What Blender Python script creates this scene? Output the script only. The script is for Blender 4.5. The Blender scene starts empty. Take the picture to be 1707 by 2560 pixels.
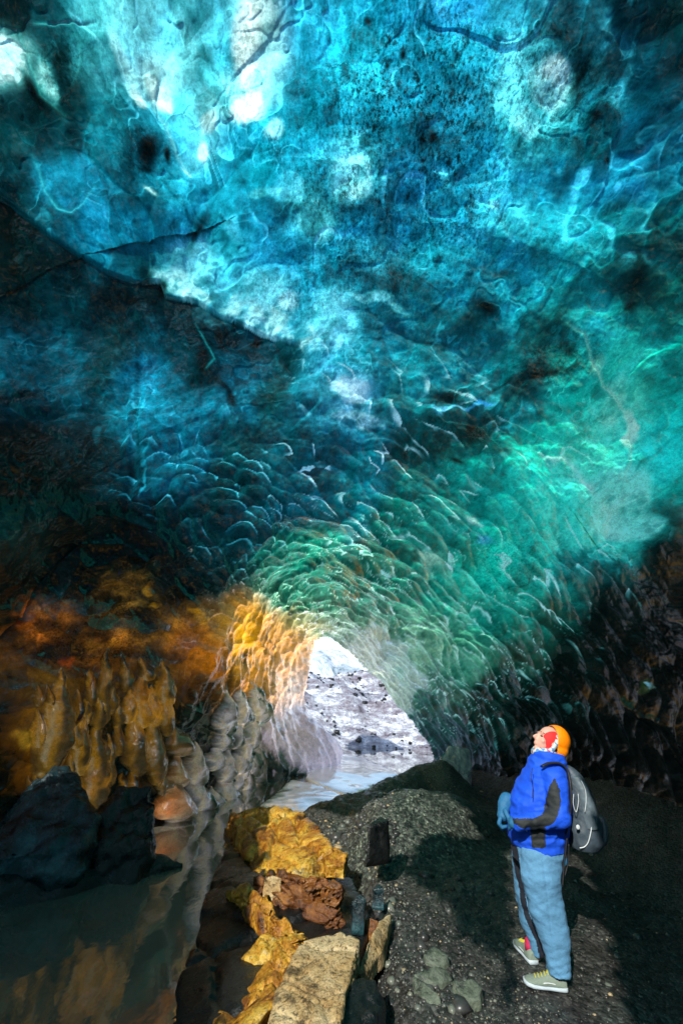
import bpy, bmesh, math, random
import numpy as np
from mathutils import Vector, Matrix
R_ = math.radians
sc = bpy.context.scene
COL = sc.collection

# ------------------------------------------------------------------ camera
PITCH, ROLL, FPX = R_(20), R_(4), 1138.0
CAM = np.array([0, 0, 2.1])
_F = np.array([0, math.cos(PITCH), math.sin(PITCH)])
_U0 = np.array([0, -math.sin(PITCH), math.cos(PITCH)])
_X = np.array([1.0, 0, 0])
_R = math.cos(ROLL) * _X + math.sin(ROLL) * _U0
_U = -math.sin(ROLL) * _X + math.cos(ROLL) * _U0
cam_d = bpy.data.cameras.new('camera')
cam = bpy.data.objects.new('camera', cam_d)
COL.objects.link(cam)
cam_d.sensor_fit = 'VERTICAL'
cam_d.sensor_height = 36
cam_d.lens = FPX / 2560 * 36
cam_d.clip_start = 0.05
cam_d.clip_end = 600
mw = Matrix.Identity(4)
for i in range(3):
    mw[i][0], mw[i][1], mw[i][2], mw[i][3] = _R[i], _U[i], -_F[i], CAM[i]
cam.matrix_world = mw
sc.camera = cam

# ------------------------------------------------------------------ sky, sun, exposure
SUN_ELEV = R_(34)
SUN_AZ = R_(26)            # sun stands behind the camera, a little to the left
SUN = np.array([-math.sin(SUN_AZ) * math.cos(SUN_ELEV), -math.cos(SUN_AZ) * math.cos(SUN_ELEV), math.sin(SUN_ELEV)])
w = bpy.data.worlds.new("World")
sc.world = w
w.use_nodes = True
nt = w.node_tree
nt.nodes.clear()
sky = nt.nodes.new('ShaderNodeTexSky')
sky.sky_type = 'NISHITA'
sky.sun_disc = False
sky.sun_elevation = SUN_ELEV
sky.sun_rotation = math.atan2(SUN[0], SUN[1])
bg = nt.nodes.new('ShaderNodeBackground')
bg.inputs[1].default_value = 0.15
wo = nt.nodes.new('ShaderNodeOutputWorld')
nt.links.new(sky.outputs[0], bg.inputs[0])
nt.links.new(bg.outputs[0], wo.inputs[0])
sl = bpy.data.lights.new('sun', 'SUN')
sl.energy = 3.4
sl.angle = R_(0.5)
sl.color = (1.0, 0.95, 0.86)
so = bpy.data.objects.new('sun', sl)
COL.objects.link(so)
so.rotation_euler = Vector(-SUN).to_track_quat('-Z', 'Y').to_euler()
so.location = (-5, -20, 20)
sc.view_settings.view_transform = 'Standard'
sc.view_settings.look = 'None'
sc.view_settings.exposure = 0.8
sc.view_settings.gamma = 1
sc.view_settings.use_curve_mapping = False
sc.cycles.use_denoising = True
sc.cycles.max_bounces = 6
sc.cycles.diffuse_bounces = 3
sc.cycles.glossy_bounces = 3
sc.cycles.transmission_bounces = 4
sc.cycles.caustics_reflective = False
sc.cycles.caustics_refractive = False
sc.cycles.sample_clamp_indirect = 4


# ------------------------------------------------------------------ maths helpers
def rays(px, py):
    px = np.asarray(px, float)
    py = np.asarray(py, float)
    return _F + ((px - 853.5) / FPX)[..., None] * _R + ((1280 - py) / FPX)[..., None] * _U


def proj(P):
    v = np.asarray(P) - CAM
    w_ = v @ _F
    w_ = np.where(np.abs(w_) < 1e-3, 1e-3, w_)
    return 853.5 + FPX * (v @ _R) / w_, 1280 - FPX * (v @ _U) / w_, w_


def at(px, py, y=None, z=None):
    d = rays(px, py)
    t = (y / d[1]) if y is not None else (z - CAM[2]) / d[2]
    return CAM + d * t


def ss(a, b, x):
    t = np.clip((x - a) / (b - a), 0, 1)
    return t * t * (3 - 2 * t)


def hash3(i, j, k, seed=0):
    h = (i.astype(np.int64) * 374761393 + j.astype(np.int64) * 668265263 + k.astype(np.int64) * 2147483647 + seed * 1274126177) & 0xffffffff
    h = ((h ^ (h >> 13)) * 1274126177) & 0xffffffff
    h = ((h ^ (h >> 16)) * 2246822519) & 0xffffffff
    h = h ^ (h >> 15)
    return h


def vnoise(P, seed=0):
    """gradient-free value noise, quintic, -1..1"""
    P = np.asarray(P, float)
    i = np.floor(P).astype(np.int64)
    f = P - i
    u = f * f * f * (f * (f * 6 - 15) + 10)
    out = 0
    for dx in (0, 1):
        for dy in (0, 1):
            for dz in (0, 1):
                h = hash3(i[..., 0] + dx, i[..., 1] + dy, i[..., 2] + dz, seed) / 4294967295.0
                wx = u[..., 0] if dx else 1 - u[..., 0]
                wy = u[..., 1] if dy else 1 - u[..., 1]
                wz = u[..., 2] if dz else 1 - u[..., 2]
                out = out + h * wx * wy * wz
    return out * 2 - 1


def fbm(P, octv=4, seed=0, gain=0.5):
    a, s, n = 1.0, 0.0, 0.0
    P = np.asarray(P, float)
    for o in range(octv):
        s = s + a * vnoise(P * (2.03 ** o) + o * 17.3, seed + o)
        n += a
        a *= gain
    return s / n * 1.5


def worley(P, seed=0, jit=0.9, want_off=False):
    """F1, F2 distances and cell id"""
    P = np.asarray(P, float)
    i = np.floor(P).astype(np.int64)
    f1 = np.full(P.shape[:-1], 9.0)
    f2 = f1.copy()
    cid = np.zeros(P.shape[:-1])
    off = np.zeros(P.shape)
    for dx in (-1, 0, 1):
        for dy in (-1, 0, 1):
            for dz in (-1, 0, 1):
                a, b, c = i[..., 0] + dx, i[..., 1] + dy, i[..., 2] + dz
                h = hash3(a, b, c, seed)
                qx = a + 0.5 + jit * ((h & 1023) / 1023.0 - 0.5)
                qy = b + 0.5 + jit * (((h >> 10) & 1023) / 1023.0 - 0.5)
                qz = c + 0.5 + jit * (((h >> 20) & 1023) / 1023.0 - 0.5)
                d = np.sqrt((P[..., 0] - qx) ** 2 + (P[..., 1] - qy) ** 2 + (P[..., 2] - qz) ** 2)
                m = d < f1
                f2 = np.where(m, f1, np.minimum(f2, d))
                cid = np.where(m, (h & 0xffff) / 65535.0, cid)
                if want_off:
                    off = np.where(m[..., None], P - np.stack([qx, qy, qz], -1), off)
                f1 = np.where(m, d, f1)
    return (f1, f2, cid, off) if want_off else (f1, f2, cid)


def lin(c):
    c = np.asarray(c, float) / 255.0
    return np.where(c <= 0.04045, c / 12.92, ((c + 0.055) / 1.055) ** 2.4)


def poly_dist(px, py, pts):
    """distance to a polyline and the fraction along it"""
    best = np.full(np.shape(px), 1e9)
    fr = np.zeros(np.shape(px))
    n = len(pts) - 1
    for i in range(n):
        (x0, y0), (x1, y1) = pts[i], pts[i + 1]
        dx, dy = x1 - x0, y1 - y0
        t = np.clip(((px - x0) * dx + (py - y0) * dy) / (dx * dx + dy * dy + 1e-9), 0, 1)
        d = np.hypot(px - x0 - t * dx, py - y0 - t * dy)
        m = d < best
        best = np.where(m, d, best)
        fr = np.where(m, (i + t) / n, fr)
    return best, fr


def poly_inside(px, py, pts):
    ins = np.zeros(np.shape(px), bool)
    n = len(pts)
    for i in range(n):
        x0, y0 = pts[i]
        x1, y1 = pts[(i + 1) % n]
        c = ((y0 > py) != (y1 > py)) & (px < (x1 - x0) * (py - y0) / ((y1 - y0) + 1e-12) + x0)
        ins ^= c
    return ins


def poly_sdf(px, py, pts):
    d, _ = poly_dist(px, py, list(pts) + [pts[0]])
    return np.where(poly_inside(px, py, pts), -d, d)


# ------------------------------------------------------------------ object helpers
def link(o, parent=None):
    COL.objects.link(o)
    if parent is not None:
        o.parent = parent
    return o


def mesh_obj(name, V, Fc, mat, parent=None, smooth=True, attrs=None):
    """V: (n,3) array, Fc: (m,4) or (m,3) int array, or list"""
    me = bpy.data.meshes.new(name)
    V = np.asarray(V, np.float32)
    if isinstance(Fc, np.ndarray):
        k = Fc.shape[1]
        me.vertices.add(len(V))
        me.vertices.foreach_set('co', V.ravel())
        me.loops.add(Fc.size)
        me.loops.foreach_set('vertex_index', Fc.ravel().astype(np.int32))
        me.polygons.add(len(Fc))
        me.polygons.foreach_set('loop_start', np.arange(0, Fc.size, k, dtype=np.int32))
        me.update(calc_edges=True)
    else:
        me.from_pydata([tuple(map(float, v)) for v in V], [], [tuple(map(int, f)) for f in Fc])
    me.validate()
    if attrs:
        for an, av in attrs.items():
            if av.ndim == 2:
                at_ = me.color_attributes.new(an, 'FLOAT_COLOR', 'POINT')
                a4 = np.ones((len(V), 4), np.float32)
                a4[:, :3] = av
                at_.data.foreach_set('color', a4.ravel())
            else:
                at_ = me.attributes.new(an, 'FLOAT', 'POINT')
                at_.data.foreach_set('value', av.astype(np.float32))
    if smooth:
        me.polygons.foreach_set('use_smooth', np.ones(len(me.polygons), bool))
    if mat is not None:
        me.materials.append(mat)
    o = bpy.data.objects.new(name, me)
    return link(o, parent)


def empty(name, loc, rz=0):
    o = bpy.data.objects.new(name, None)
    o.empty_display_size = 0.2
    o.location = loc
    o.rotation_euler = (0, 0, rz)
    return link(o)


def tag(o, label=None, cat=None, group=None, kind=None):
    if label: o['label'] = label
    if cat: o['category'] = cat
    if group: o['group'] = group
    if kind: o['kind'] = kind
    return o


class NB:
    """small node builder"""
    def __init__(s, name):
        s.m = bpy.data.materials.new(name)
        s.m.use_nodes = True
        s.t = s.m.node_tree
        s.t.nodes.clear()
        s.out = s.t.nodes.new('ShaderNodeOutputMaterial')

    def n(s, typ, **kw):
        nd = s.t.nodes.new('ShaderNode' + typ)
        ins = {}
        for k, v in kw.items():
            if k.startswith('i_'):
                ins[k[2:].replace('_', ' ')] = v
            else:
                setattr(nd, k, v)
        for k, v in ins.items():
            s.set(nd, k, v)
        return nd

    def set(s, nd, k, v):
        sock = nd.inputs[int(k)] if k.isdigit() else nd.inputs[k]
        if isinstance(v, bpy.types.NodeSocket):
            s.t.links.new(v, sock)
        elif isinstance(v, bpy.types.Node):
            s.t.links.new(v.outputs[0], sock)
        else:
            if hasattr(v, '__len__') and len(v) == 3 and sock.type == 'RGBA':
                v = (*v, 1)
            sock.default_value = v

    def math(s, op, a, b=0.0, clamp=False):
        nd = s.n('Math', operation=op, use_clamp=clamp)
        s.set(nd, '0', a)
        s.set(nd, '1', b)
        return nd.outputs[0]

    def mix(s, fac, a, b, blend='MIX'):
        nd = s.n('MixRGB', blend_type=blend)
        s.set(nd, '0', fac)
        s.set(nd, '1', a)
        s.set(nd, '2', b)
        return nd.outputs[0]

    def ramp(s, fac, stops, interp='LINEAR'):
        nd = s.n('ValToRGB')
        cr = nd.color_ramp
        cr.interpolation = interp
        while len(cr.elements) < len(stops):
            cr.elements.new(0.5)
        for e, (p, c) in zip(cr.elements, stops):
            e.position = p
            e.color = (c, c, c, 1) if not hasattr(c, '__len__') else (*c, 1)
        s.set(nd, '0', fac)
        return nd.outputs[0]

    def coord(s, scale=(1, 1, 1)):
        tc = s.n('TexCoord')
        mp = s.n('Mapping')
        mp.inputs['Scale'].default_value = scale
        s.t.links.new(tc.outputs['Object'], mp.inputs[0])
        return mp.outputs[0]

    def noise(s, vec, scale, detail=4, rough=0.55, dist=0.0):
        nd = s.n('TexNoise')
        s.set(nd, 'Vector', vec)
        nd.inputs['Scale'].default_value = scale
        nd.inputs['Detail'].default_value = detail
        nd.inputs['Roughness'].default_value = rough
        nd.inputs['Distortion'].default_value = dist
        return nd.outputs[0]

    def vor(s, vec, scale, feature='F1'):
        nd = s.n('TexVoronoi', feature=feature)
        s.set(nd, 'Vector', vec)
        nd.inputs['Scale'].default_value = scale
        return nd.outputs[0]

    def bump(s, h, strength=0.5, dist=0.02, normal=None):
        nd = s.n('Bump')
        s.set(nd, 'Height', h)
        nd.inputs['Strength'].default_value = strength
        nd.inputs['Distance'].default_value = dist
        if normal is not None:
            s.set(nd, 'Normal', normal)
        return nd.outputs[0]

    def finish(s, shader):
        s.t.links.new(shader, s.out.inputs[0])
        return s.m


def grid_faces(nr, nc, valid=None):
    idx = np.arange(nr * nc).reshape(nr, nc)
    q = np.stack([idx[:-1, :-1], idx[:-1, 1:], idx[1:, 1:], idx[1:, :-1]], -1).reshape(-1, 4)
    if valid is not None:
        v = valid.ravel()
        q = q[v[q].all(1)]
    return q


def compact(V, Fc, attrs):
    used = np.zeros(len(V), bool)
    used[Fc.ravel()] = True
    mp = np.cumsum(used) - 1
    return V[used], mp[Fc], {k: a[used] for k, a in attrs.items()}


#@@VAULT
# ------------------------------------------------------------------ the cave: cross-section along the tunnel axis (y)
YE = 15.6
def prof(y):
    L = np.interp(y, [-8, -6, -3, 0, 3, 6.3, 7.4, 8.5, 12, YE, 20], [0.6, 2.6, 4.0, 4.5, 4.8, 4.8, 3.9, 2.55, 1.5, 0.65, 0.5])
    Rr = np.interp(y, [-8, -6, -3, 0, 3, 7, 10, 12, YE, 20], [0.6, 2.6, 4.0, 4.4, 4.8, 5.0, 4.9, 4.5, 4.1, 3.8])
    H = np.interp(y, [-8, -6, -3, 0, 3, 5.5, 8, 11, YE, 20], [1.0, 3.2, 5.4, 6.6, 6.8, 6.4, 5.3, 4.7, 4.0, 3.9])
    xc = np.interp(y, [0, 5, YE, 20], [0, 0, -0.15, -0.15])
    nl = np.interp(y, [0, 8, YE], [2.3, 2.4, 3.2])
    nr = np.interp(y, [0, 6, 11, YE], [2.3, 2.1, 1.6, 1.15])
    return L, Rr, H, xc, nl, nr


ZB = -0.6
def fcave(P):
    x, y, z = P[..., 0], P[..., 1], P[..., 2]
    L, Rr, H, xc, nl, nr = prof(y)
    dx = x - xc
    # the left wall runs out into a low foot of ice at the mouth
    foot = 1.25 * ss(1.25, -.1, z) * ss(10.5, 15, y)
    left = dx - foot < 0
    dx = np.where(left, dx - foot, dx)
    a = np.where(left, L, Rr)
    n = np.where(left, nl, nr)
    return (np.abs(dx) / a) ** n + (np.maximum(z - ZB, 0) / H) ** n - 1


def march(D):
    ts = np.geomspace(0.8, 45, 90)
    lo = np.full(D.shape[:-1], 0.8)
    hi = np.full(D.shape[:-1], -1.0)
    prev = lo.copy()
    for t in ts:
        P = CAM + D * t
        v = fcave(P) > 0
        new = v & (hi < 0)
        lo = np.where(new, prev, lo)
        hi = np.where(new, t, hi)
        prev = np.full_like(prev, t)
    miss = hi < 0
    hi = np.where(miss, 45, hi)
    for _ in range(24):
        m = 0.5 * (lo + hi)
        v = fcave(CAM + D * m[..., None]) > 0
        hi = np.where(v, m, hi)
        lo = np.where(v, lo, m)
    return 0.5 * (lo + hi)


def gauss(px, py, cx, cy, rx, ry, ang=0.0, pw=2.0):
    a = R_(ang)
    u = ((px - cx) * math.cos(a) + (py - cy) * math.sin(a)) / rx
    v = (-(px - cx) * math.sin(a) + (py - cy) * math.cos(a)) / ry
    return np.exp(-((u * u + v * v) ** (pw / 2)))


# clear and silty zones of the ice, listed by shown colour: painted glow and shade included
TINT_ROWS = """
30|20:10,30,35 120:15,70,85 220:60,150,165 330:90,180,200 450:80,190,215 560:60,185,220 620:190,235,245 720:30,150,190 860:25,150,190 1000:20,140,180 1150:20,110,150 1300:30,110,135 1450:15,60,75 1600:8,45,58 1690:5,40,45
130|10:170,215,225 60:10,40,45 130:15,70,80 220:70,150,165 300:50,140,160 380:150,215,230 450:80,190,215 540:40,160,195 640:150,225,240 740:25,155,200 900:20,160,195 1050:15,110,140 1200:15,110,135 1330:70,165,185 1390:60,150,170 1450:10,50,60 1600:6,50,65 1690:5,35,45
230|20:10,50,60 80:10,30,35 150:10,60,70 260:20,110,130 350:30,130,160 450:60,175,205 520:110,205,225 620:130,215,230 700:30,150,190 800:15,140,175 900:20,140,170 1050:12,105,135 1200:15,90,115 1300:60,150,165 1380:50,140,155 1500:10,70,85 1650:5,50,65
330|20:8,60,70 120:8,60,75 250:10,90,110 350:10,60,80 420:20,120,150 500:80,185,215 600:20,150,190 700:20,155,190 800:12,120,150 950:15,120,150 1080:10,85,110 1200:12,90,115 1300:30,110,125 1450:10,85,100 1600:8,70,95 1690:8,60,80
430|20:5,40,50 120:15,100,130 180:10,90,120 300:8,70,90 400:15,110,135 500:20,130,165 600:20,145,180 700:15,140,175 800:20,120,150 890:50,145,165 1000:10,80,110 1150:10,85,110 1250:30,140,170 1400:10,95,120 1550:20,110,145 1690:10,90,110
530|20:5,30,35 120:10,70,90 200:15,120,160 300:10,110,145 400:12,90,120 480:8,60,80 560:20,125,155 650:15,110,145 760:50,140,160 880:15,100,130 1000:8,75,100 1100:20,120,150 1250:40,150,170 1400:20,130,150 1550:10,90,100 1690:5,75,80
620|20:3,28,33 120:5,40,50 230:10,90,115 330:12,95,115 390:20,80,95 450:90,185,210 560:30,130,155 700:20,120,160 800:20,120,150 950:30,110,135 1100:20,120,140 1250:15,110,135 1400:15,110,120 1550:8,80,85 1690:5,65,70
700|20:4,40,48 120:5,55,70 250:3,30,40 350:5,30,40 450:8,60,75 560:60,150,180 650:90,180,205 760:20,110,140 900:10,80,100 1020:10,75,90 1150:12,95,115 1300:15,115,130 1450:12,110,115 1600:5,75,78 1690:5,90,85
800|20:4,55,75 150:5,60,80 250:6,50,60 350:8,65,85 450:5,50,65 560:6,40,55 660:8,70,90 760:40,130,160 830:90,190,215 950:10,90,110 1100:10,100,115 1250:8,90,100 1380:8,80,80 1480:30,150,150 1600:5,110,105 1690:5,100,95
900|20:4,55,75 150:4,60,80 250:4,50,60 350:12,90,125 450:6,60,80 520:2,30,35 600:8,70,95 700:8,60,70 800:60,170,205 900:15,110,130 1050:12,120,135 1180:8,85,95 1300:6,70,75 1450:20,150,140 1550:40,175,155 1690:10,140,130
1000|20:3,35,50 150:4,45,60 300:5,60,75 340:12,95,125 450:8,85,110 600:8,90,115 700:8,60,65 800:30,110,135 880:90,175,205 1000:15,110,120 1150:8,75,80 1300:8,100,100 1450:15,140,125 1560:80,190,165 1690:10,165,150
1100|20:2,15,20 150:3,30,40 300:4,40,50 350:15,100,130 450:10,85,110 600:5,65,75 750:8,70,85 900:10,100,120 1050:5,65,65 1200:8,80,78 1350:20,160,140 1500:60,185,160 1600:40,180,165 1690:15,150,140
1200|20:2,10,12 150:2,18,22 300:3,35,45 350:10,80,105 450:8,75,95 600:5,60,70 750:8,90,105 900:15,110,120 1050:8,110,105 1200:10,140,125 1350:15,175,155 1450:40,190,170 1560:120,215,200 1690:20,130,120
1300|20:8,30,32 150:3,10,12 300:2,12,15 420:3,35,42 550:5,50,60 700:8,75,85 850:15,100,105 1000:8,115,100 1150:15,130,115 1300:15,170,150 1450:50,195,175 1560:60,190,170 1690:5,70,65
1400|20:15,18,18 150:8,12,12 300:2,4,5 450:5,20,25 550:15,60,65 700:20,110,95 800:15,130,105 950:20,120,95 1100:30,115,95 1220:20,175,145 1350:10,165,145 1450:8,110,105 1560:6,70,68 1690:2,30,28
1470|20:10,6,4 150:20,12,8 300:70,50,12 380:50,38,12 480:4,8,10 560:40,45,45 650:60,90,75 780:40,110,85 900:40,110,85 1000:30,120,95 1150:20,160,130 1300:20,155,130 1450:8,85,75 1560:4,25,22 1690:2,15,14
1550|20:20,10,4 100:120,65,15 200:60,35,10 330:50,35,12 450:100,65,18 540:50,40,20 600:240,170,20 660:70,50,20 750:90,95,60 850:90,120,85 1000:90,130,100 1100:90,150,115 1250:30,140,115 1400:20,80,65 1550:8,30,25 1690:3,10,8
1630|20:70,40,10 100:45,25,8 220:90,50,12 300:120,70,15 380:100,65,18 470:200,110,14 540:100,70,20 600:220,160,40 660:190,130,35 720:230,170,80 950:190,200,150 1050:140,185,145 1150:90,160,125 1300:40,90,70 1450:15,35,28 1600:8,18,15
1720|20:80,50,12 120:130,90,25 250:90,60,15 380:70,50,15 480:90,50,10 540:100,70,30 620:130,80,20 680:220,170,90 730:240,220,190 1000:170,190,140 1100:90,120,95 1250:25,60,48 1400:10,28,22 1600:6,14,12 1690:3,8,7
1800|20:70,40,8 100:170,110,20 200:60,40,12 300:50,40,20 400:40,35,20 480:25,18,10 550:90,75,55 650:120,95,70 720:220,215,210 1080:60,85,70 1200:20,50,42 1350:8,25,20 1600:5,12,11
1900|20:60,35,8 100:120,75,15 250:40,45,40 350:60,40,15 500:20,18,16 620:50,45,42 1150:50,60,58 1250:12,25,22 1400:5,8,8 1690:4,8,7
2050|20:12,16,14 300:10,10,10 700:20,20,20 1200:6,10,9 1450:4,6,6 1690:3,5,5
"""
# bright windows of clean ice: x, y, rx, ry, angle, colour, power
PATCH = [
 (625, 250, 42, 48, 0, (215, 242, 250), 3), (520, 268, 26, 32, 20, (180, 232, 245), 3), (622, 60, 40, 110, 3, (215, 242, 250), 3),
 (378, 170, 26, 60, -28, (185, 232, 242), 3), (300, 110, 18, 90, -20, (140, 215, 230), 3), (8, 110, 22, 32, 0, (110, 165, 180), 3),
 (108, 180, 22, 55, -25, (120, 190, 195), 3), (495, 335, 14, 26, 10, (200, 240, 250), 3), (685, 322, 26, 30, 0, (130, 215, 235), 3),
 (330, 185, 12, 30, -30, (190, 235, 240), 3), (455, 50, 30, 90, 0, (95, 200, 222), 3), (540, 180, 20, 90, -30, (70, 195, 220), 3),
 (1385, 185, 64, 70, 20, (135, 212, 222), 4), (1400, 150, 34, 34, 30, (215, 250, 255), 2), (1320, 285, 44, 40, 0, (95, 185, 198), 3),
 (880, 455, 62, 58, 0, (110, 205, 225), 4), (905, 480, 30, 24, 0, (140, 220, 235), 3), (790, 560, 56, 60, 10, (75, 160, 178), 4),
 (1110, 445, 18, 20, 0, (70, 190, 220), 3), (1240, 492, 20, 16, 0, (170, 235, 250), 3), (1245, 480, 60, 50, 20, (40, 165, 200), 3),
 (650, 430, 40, 50, 0, (15, 170, 205), 3), (660, 480, 50, 20, 10, (90, 205, 230), 3),
 (205, 390, 60, 26, 60, (20, 110, 145), 3), (180, 480, 60, 30, 30, (18, 120, 165), 3), (270, 600, 60, 50, 30, (20, 110, 140), 3),
 (720, 740, 30, 22, 20, (160, 232, 250), 3), (800, 855, 44, 22, -25, (110, 215, 245), 3), (880, 975, 50, 22, 0, (180, 225, 245), 3), (900, 1035, 70, 14, 5, (150, 215, 235), 3),
 (770, 640, 40, 20, 30, (40, 150, 185), 3), (960, 640, 60, 40, -20, (50, 140, 165), 3), (940, 750, 80, 14, 15, (120, 205, 220), 3),
 (345, 1000, 10, 60, 4, (20, 120, 155), 3), (347, 1150, 7, 70, 2, (30, 130, 160), 3), (225, 1070, 16, 22, 0, (20, 90, 110), 3),
 (1560, 980, 26, 66, 18, (150, 215, 190), 3), (1600, 1040, 16, 50, -5, (190, 235, 215), 3), (1490, 800, 34, 24, 0, (20, 150, 165), 3), (1510, 890, 20, 24, 0, (120, 160, 140), 3),
 (1580, 1260, 80, 60, -20, (150, 225, 210), 3), (1640, 1280, 46, 40, 0, (120, 215, 200), 3), (1660, 1130, 40, 60, 0, (10, 180, 170), 3), (1480, 1180, 30, 50, -30, (70, 200, 180), 3),
 (1230, 1420, 60, 50, 20, (15, 190, 160), 3), (1180, 1290, 30, 12, 20, (160, 215, 200), 3), (1000, 1330, 30, 12, 0, (150, 190, 180), 3), (1090, 1390, 34, 26, 35, (150, 190, 160), 3),
 (1220, 1350, 30, 10, 30, (60, 150, 170), 3), (1130, 1012, 60, 6, 4, (90, 180, 215), 2), (1200, 1010, 40, 8, -10, (50, 150, 200), 2),
 (590, 1575, 34, 50, 10, (250, 185, 15), 3), (500, 1650, 40, 30, 20, (235, 135, 10), 3), (60, 1540, 34, 20, 10, (160, 80, 15), 3), (150, 1640, 20, 16, 0, (160, 60, 12), 3), (250, 1600, 70, 12, 0, (150, 95, 20), 3),
 (365, 1470, 20, 16, 0, (170, 120, 25), 3), (390, 1510, 14, 8, 0, (200, 140, 20), 3), (480, 1525, 14, 16, 0, (190, 130, 20), 3), (1630, 1715, 24, 20, 0, (70, 45, 16), 3), (1700, 2040, 16, 30, 0, (110, 60, 30), 3),
 (50, 1840, 24, 24, 0, (240, 180, 50), 2), (110, 1890, 40, 30, 0, (180, 115, 20), 3),
]
# dark pockets
DARK = [
 (352, 325, 30, 42, 10, .97, 4), (405, 330, 10, 24, 0, .95, 4), (345, 375, 14, 12, 0, .8, 3), (505, 880, 20, 34, -20, .96, 4), (150, 120, 26, 50, 10, .75, 3),
 (70, 190, 14, 60, -35, .85, 3), (480, 540, 10, 50, 25, .8, 3), (425, 515, 20, 12, -40, .7, 3), (1005, 145, 8, 16, 0, .95, 3), (970, 165, 7, 9, 0, .9, 3), (928, 52, 10, 12, 0, .9, 3),
 (1520, 380, 9, 14, 30, .95, 3), (1490, 250, 16, 12, 0, .8, 3), (1460, 150, 10, 60, 25, .8, 3), (1218, 765, 40, 22, 15, .9, 3), (1120, 990, 40, 16, -5, .75, 3), (1195, 1070, 50, 30, 10, .7, 3),
 (1080, 345, 12, 16, 0, .85, 3), (1060, 350, 40, 16, -60, .6, 3), (1260, 665, 50, 14, 0, .6, 3), (1430, 850, 30, 16, 50, .7, 3), (1390, 910, 90, 12, -20, .7, 3), (645, 820, 9, 12, 0, .95, 3), (575, 985, 12, 40, 0, .9, 3),
 (350, 640, 22, 30, 0, .8, 3), (392, 665, 16, 26, 0, .95, 3), (560, 940, 30, 10, 50, .7, 3), (820, 830, 14, 40, 30, .5, 3), (1600, 700, 26, 60, 10, .7, 3), (1585, 755, 14, 14, 0, .8, 3),
 (1150, 1140, 20, 8, 20, .9, 3), (1385, 1135, 10, 8, 0, .3, 3), (40, 960, 40, 14, 0, .7, 3), (300, 1360, 90, 50, 0, .6, 4), (960, 1330, 40, 10, 0, .4, 3),
 (610, 1640, 30, 50, 10, .8, 3), (660, 1590, 26, 34, 0, .7, 3), (600, 1750, 40, 30, 0, .6, 3),
]
# cracks: points, half width, darkness
CRACKS = [
 ([(1025, 660), (1000, 700), (965, 735), (935, 768)], 4, .9), ([(1035, 690), (1070, 715), (1110, 735)], 3, .7), ([(860, 330), (875, 290), (872, 250)], 3, .6),
 ([(1707, 1080), (1660, 1110), (1620, 1130), (1590, 1170), (1540, 1190), (1470, 1240)], 5, .8), ([(1590, 1180), (1640, 1215), (1707, 1250)], 3, .7), ([(1590, 1360), (1620, 1280), (1665, 1250)], 2, .5),
 ([(840, 770), (935, 768), (990, 805)], 2, .6), ([(1280, 900), (1350, 880), (1420, 860), (1450, 820)], 3, .7), ([(840, 850), (800, 890), (770, 925)], 2, .7), ([(480, 780), (520, 840), (545, 900), (590, 990)], 3, .7),
 ([(250, 400), (270, 470), (330, 560)], 8, .6), ([(230, 360), (222, 300), (180, 270), (120, 230), (60, 160)], 7, .5), ([(1230, 970), (1310, 920), (1400, 905)], 6, .6), ([(1240, 1470), (1330, 1455), (1345, 1400)], 3, .6),
 ([(1420, 100), (1452, 150), (1455, 210), (1432, 265), (1395, 300)], 8, .9), ([(945, 430), (948, 480), (915, 518), (870, 525)], 7, .8), ([(600, 440), (618, 470), (650, 485)], 4, .8), ([(1016, 640), (1010, 600), (985, 585)], 4, .6), ([(300, 700), (320, 800), (318, 930), (330, 1100), (338, 1210)], 9, .6),
]
# raised fins and creases: points, half width, height (m), glow colour or None, glow strength
FINS = [
 ([(60, 350), (95, 450), (130, 490), (168, 500), (230, 425)], 5, .05, (60, 160, 185), .6), ([(78, 35), (130, 38), (180, 20), (240, 8)], 5, .05, (80, 165, 175), .7), ([(0, 70), (30, 55), (60, 130), (90, 200), (150, 250)], 5, .05, (60, 140, 145), .5),
 ([(280, 200), (330, 300), (400, 400), (460, 400)], 6, .04, None, 0), ([(350, 90), (345, 170), (400, 250), (430, 330), (465, 400)], 6, .05, (110, 200, 215), .5),
 ([(1430, 790), (1465, 820), (1500, 900), (1560, 960), (1600, 1020), (1605, 1100), (1580, 1170)], 4, .05, (170, 225, 200), .4),
 ([(1150, 480), (1240, 490), (1270, 560), (1310, 600)], 5, .04, (70, 180, 200), .5), ([(1470, 460), (1560, 400), (1640, 350), (1707, 300)], 10, .05, (30, 130, 160), .6), ([(1500, 440), (1600, 425), (1707, 390)], 8, .04, (25, 120, 140), .5),
 ([(1290, 610), (1320, 600), (1340, 560)], 4, .03, (60, 160, 170), .5), ([(1000, 245), (1030, 200)], 4, .02, None, 0), ([(870, 1090), (960, 1080), (1010, 1100)], 4, .03, (90, 170, 190), .4),
 ([(480, 770), (540, 880), (520, 910)], 3, .02, (40, 140, 150), .5), ([(1170, 1180), (1215, 1215)], 4, .03, (150, 200, 190), .5), ([(1480, 1165), (1515, 1200)], 8, .03, (190, 235, 225), .8),
 ([(640, 410), (625, 370), (650, 340)], 4, .03, None, 0), ([(350, 425), (380, 445)], 4, .02, (170, 230, 235), .8), ([(440, 365), (465, 400)], 3, .02, (150, 225, 235), .8),
 ([(60, 1450), (140, 1465), (170, 1500)], 4, .03, None, 0),
]
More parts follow.
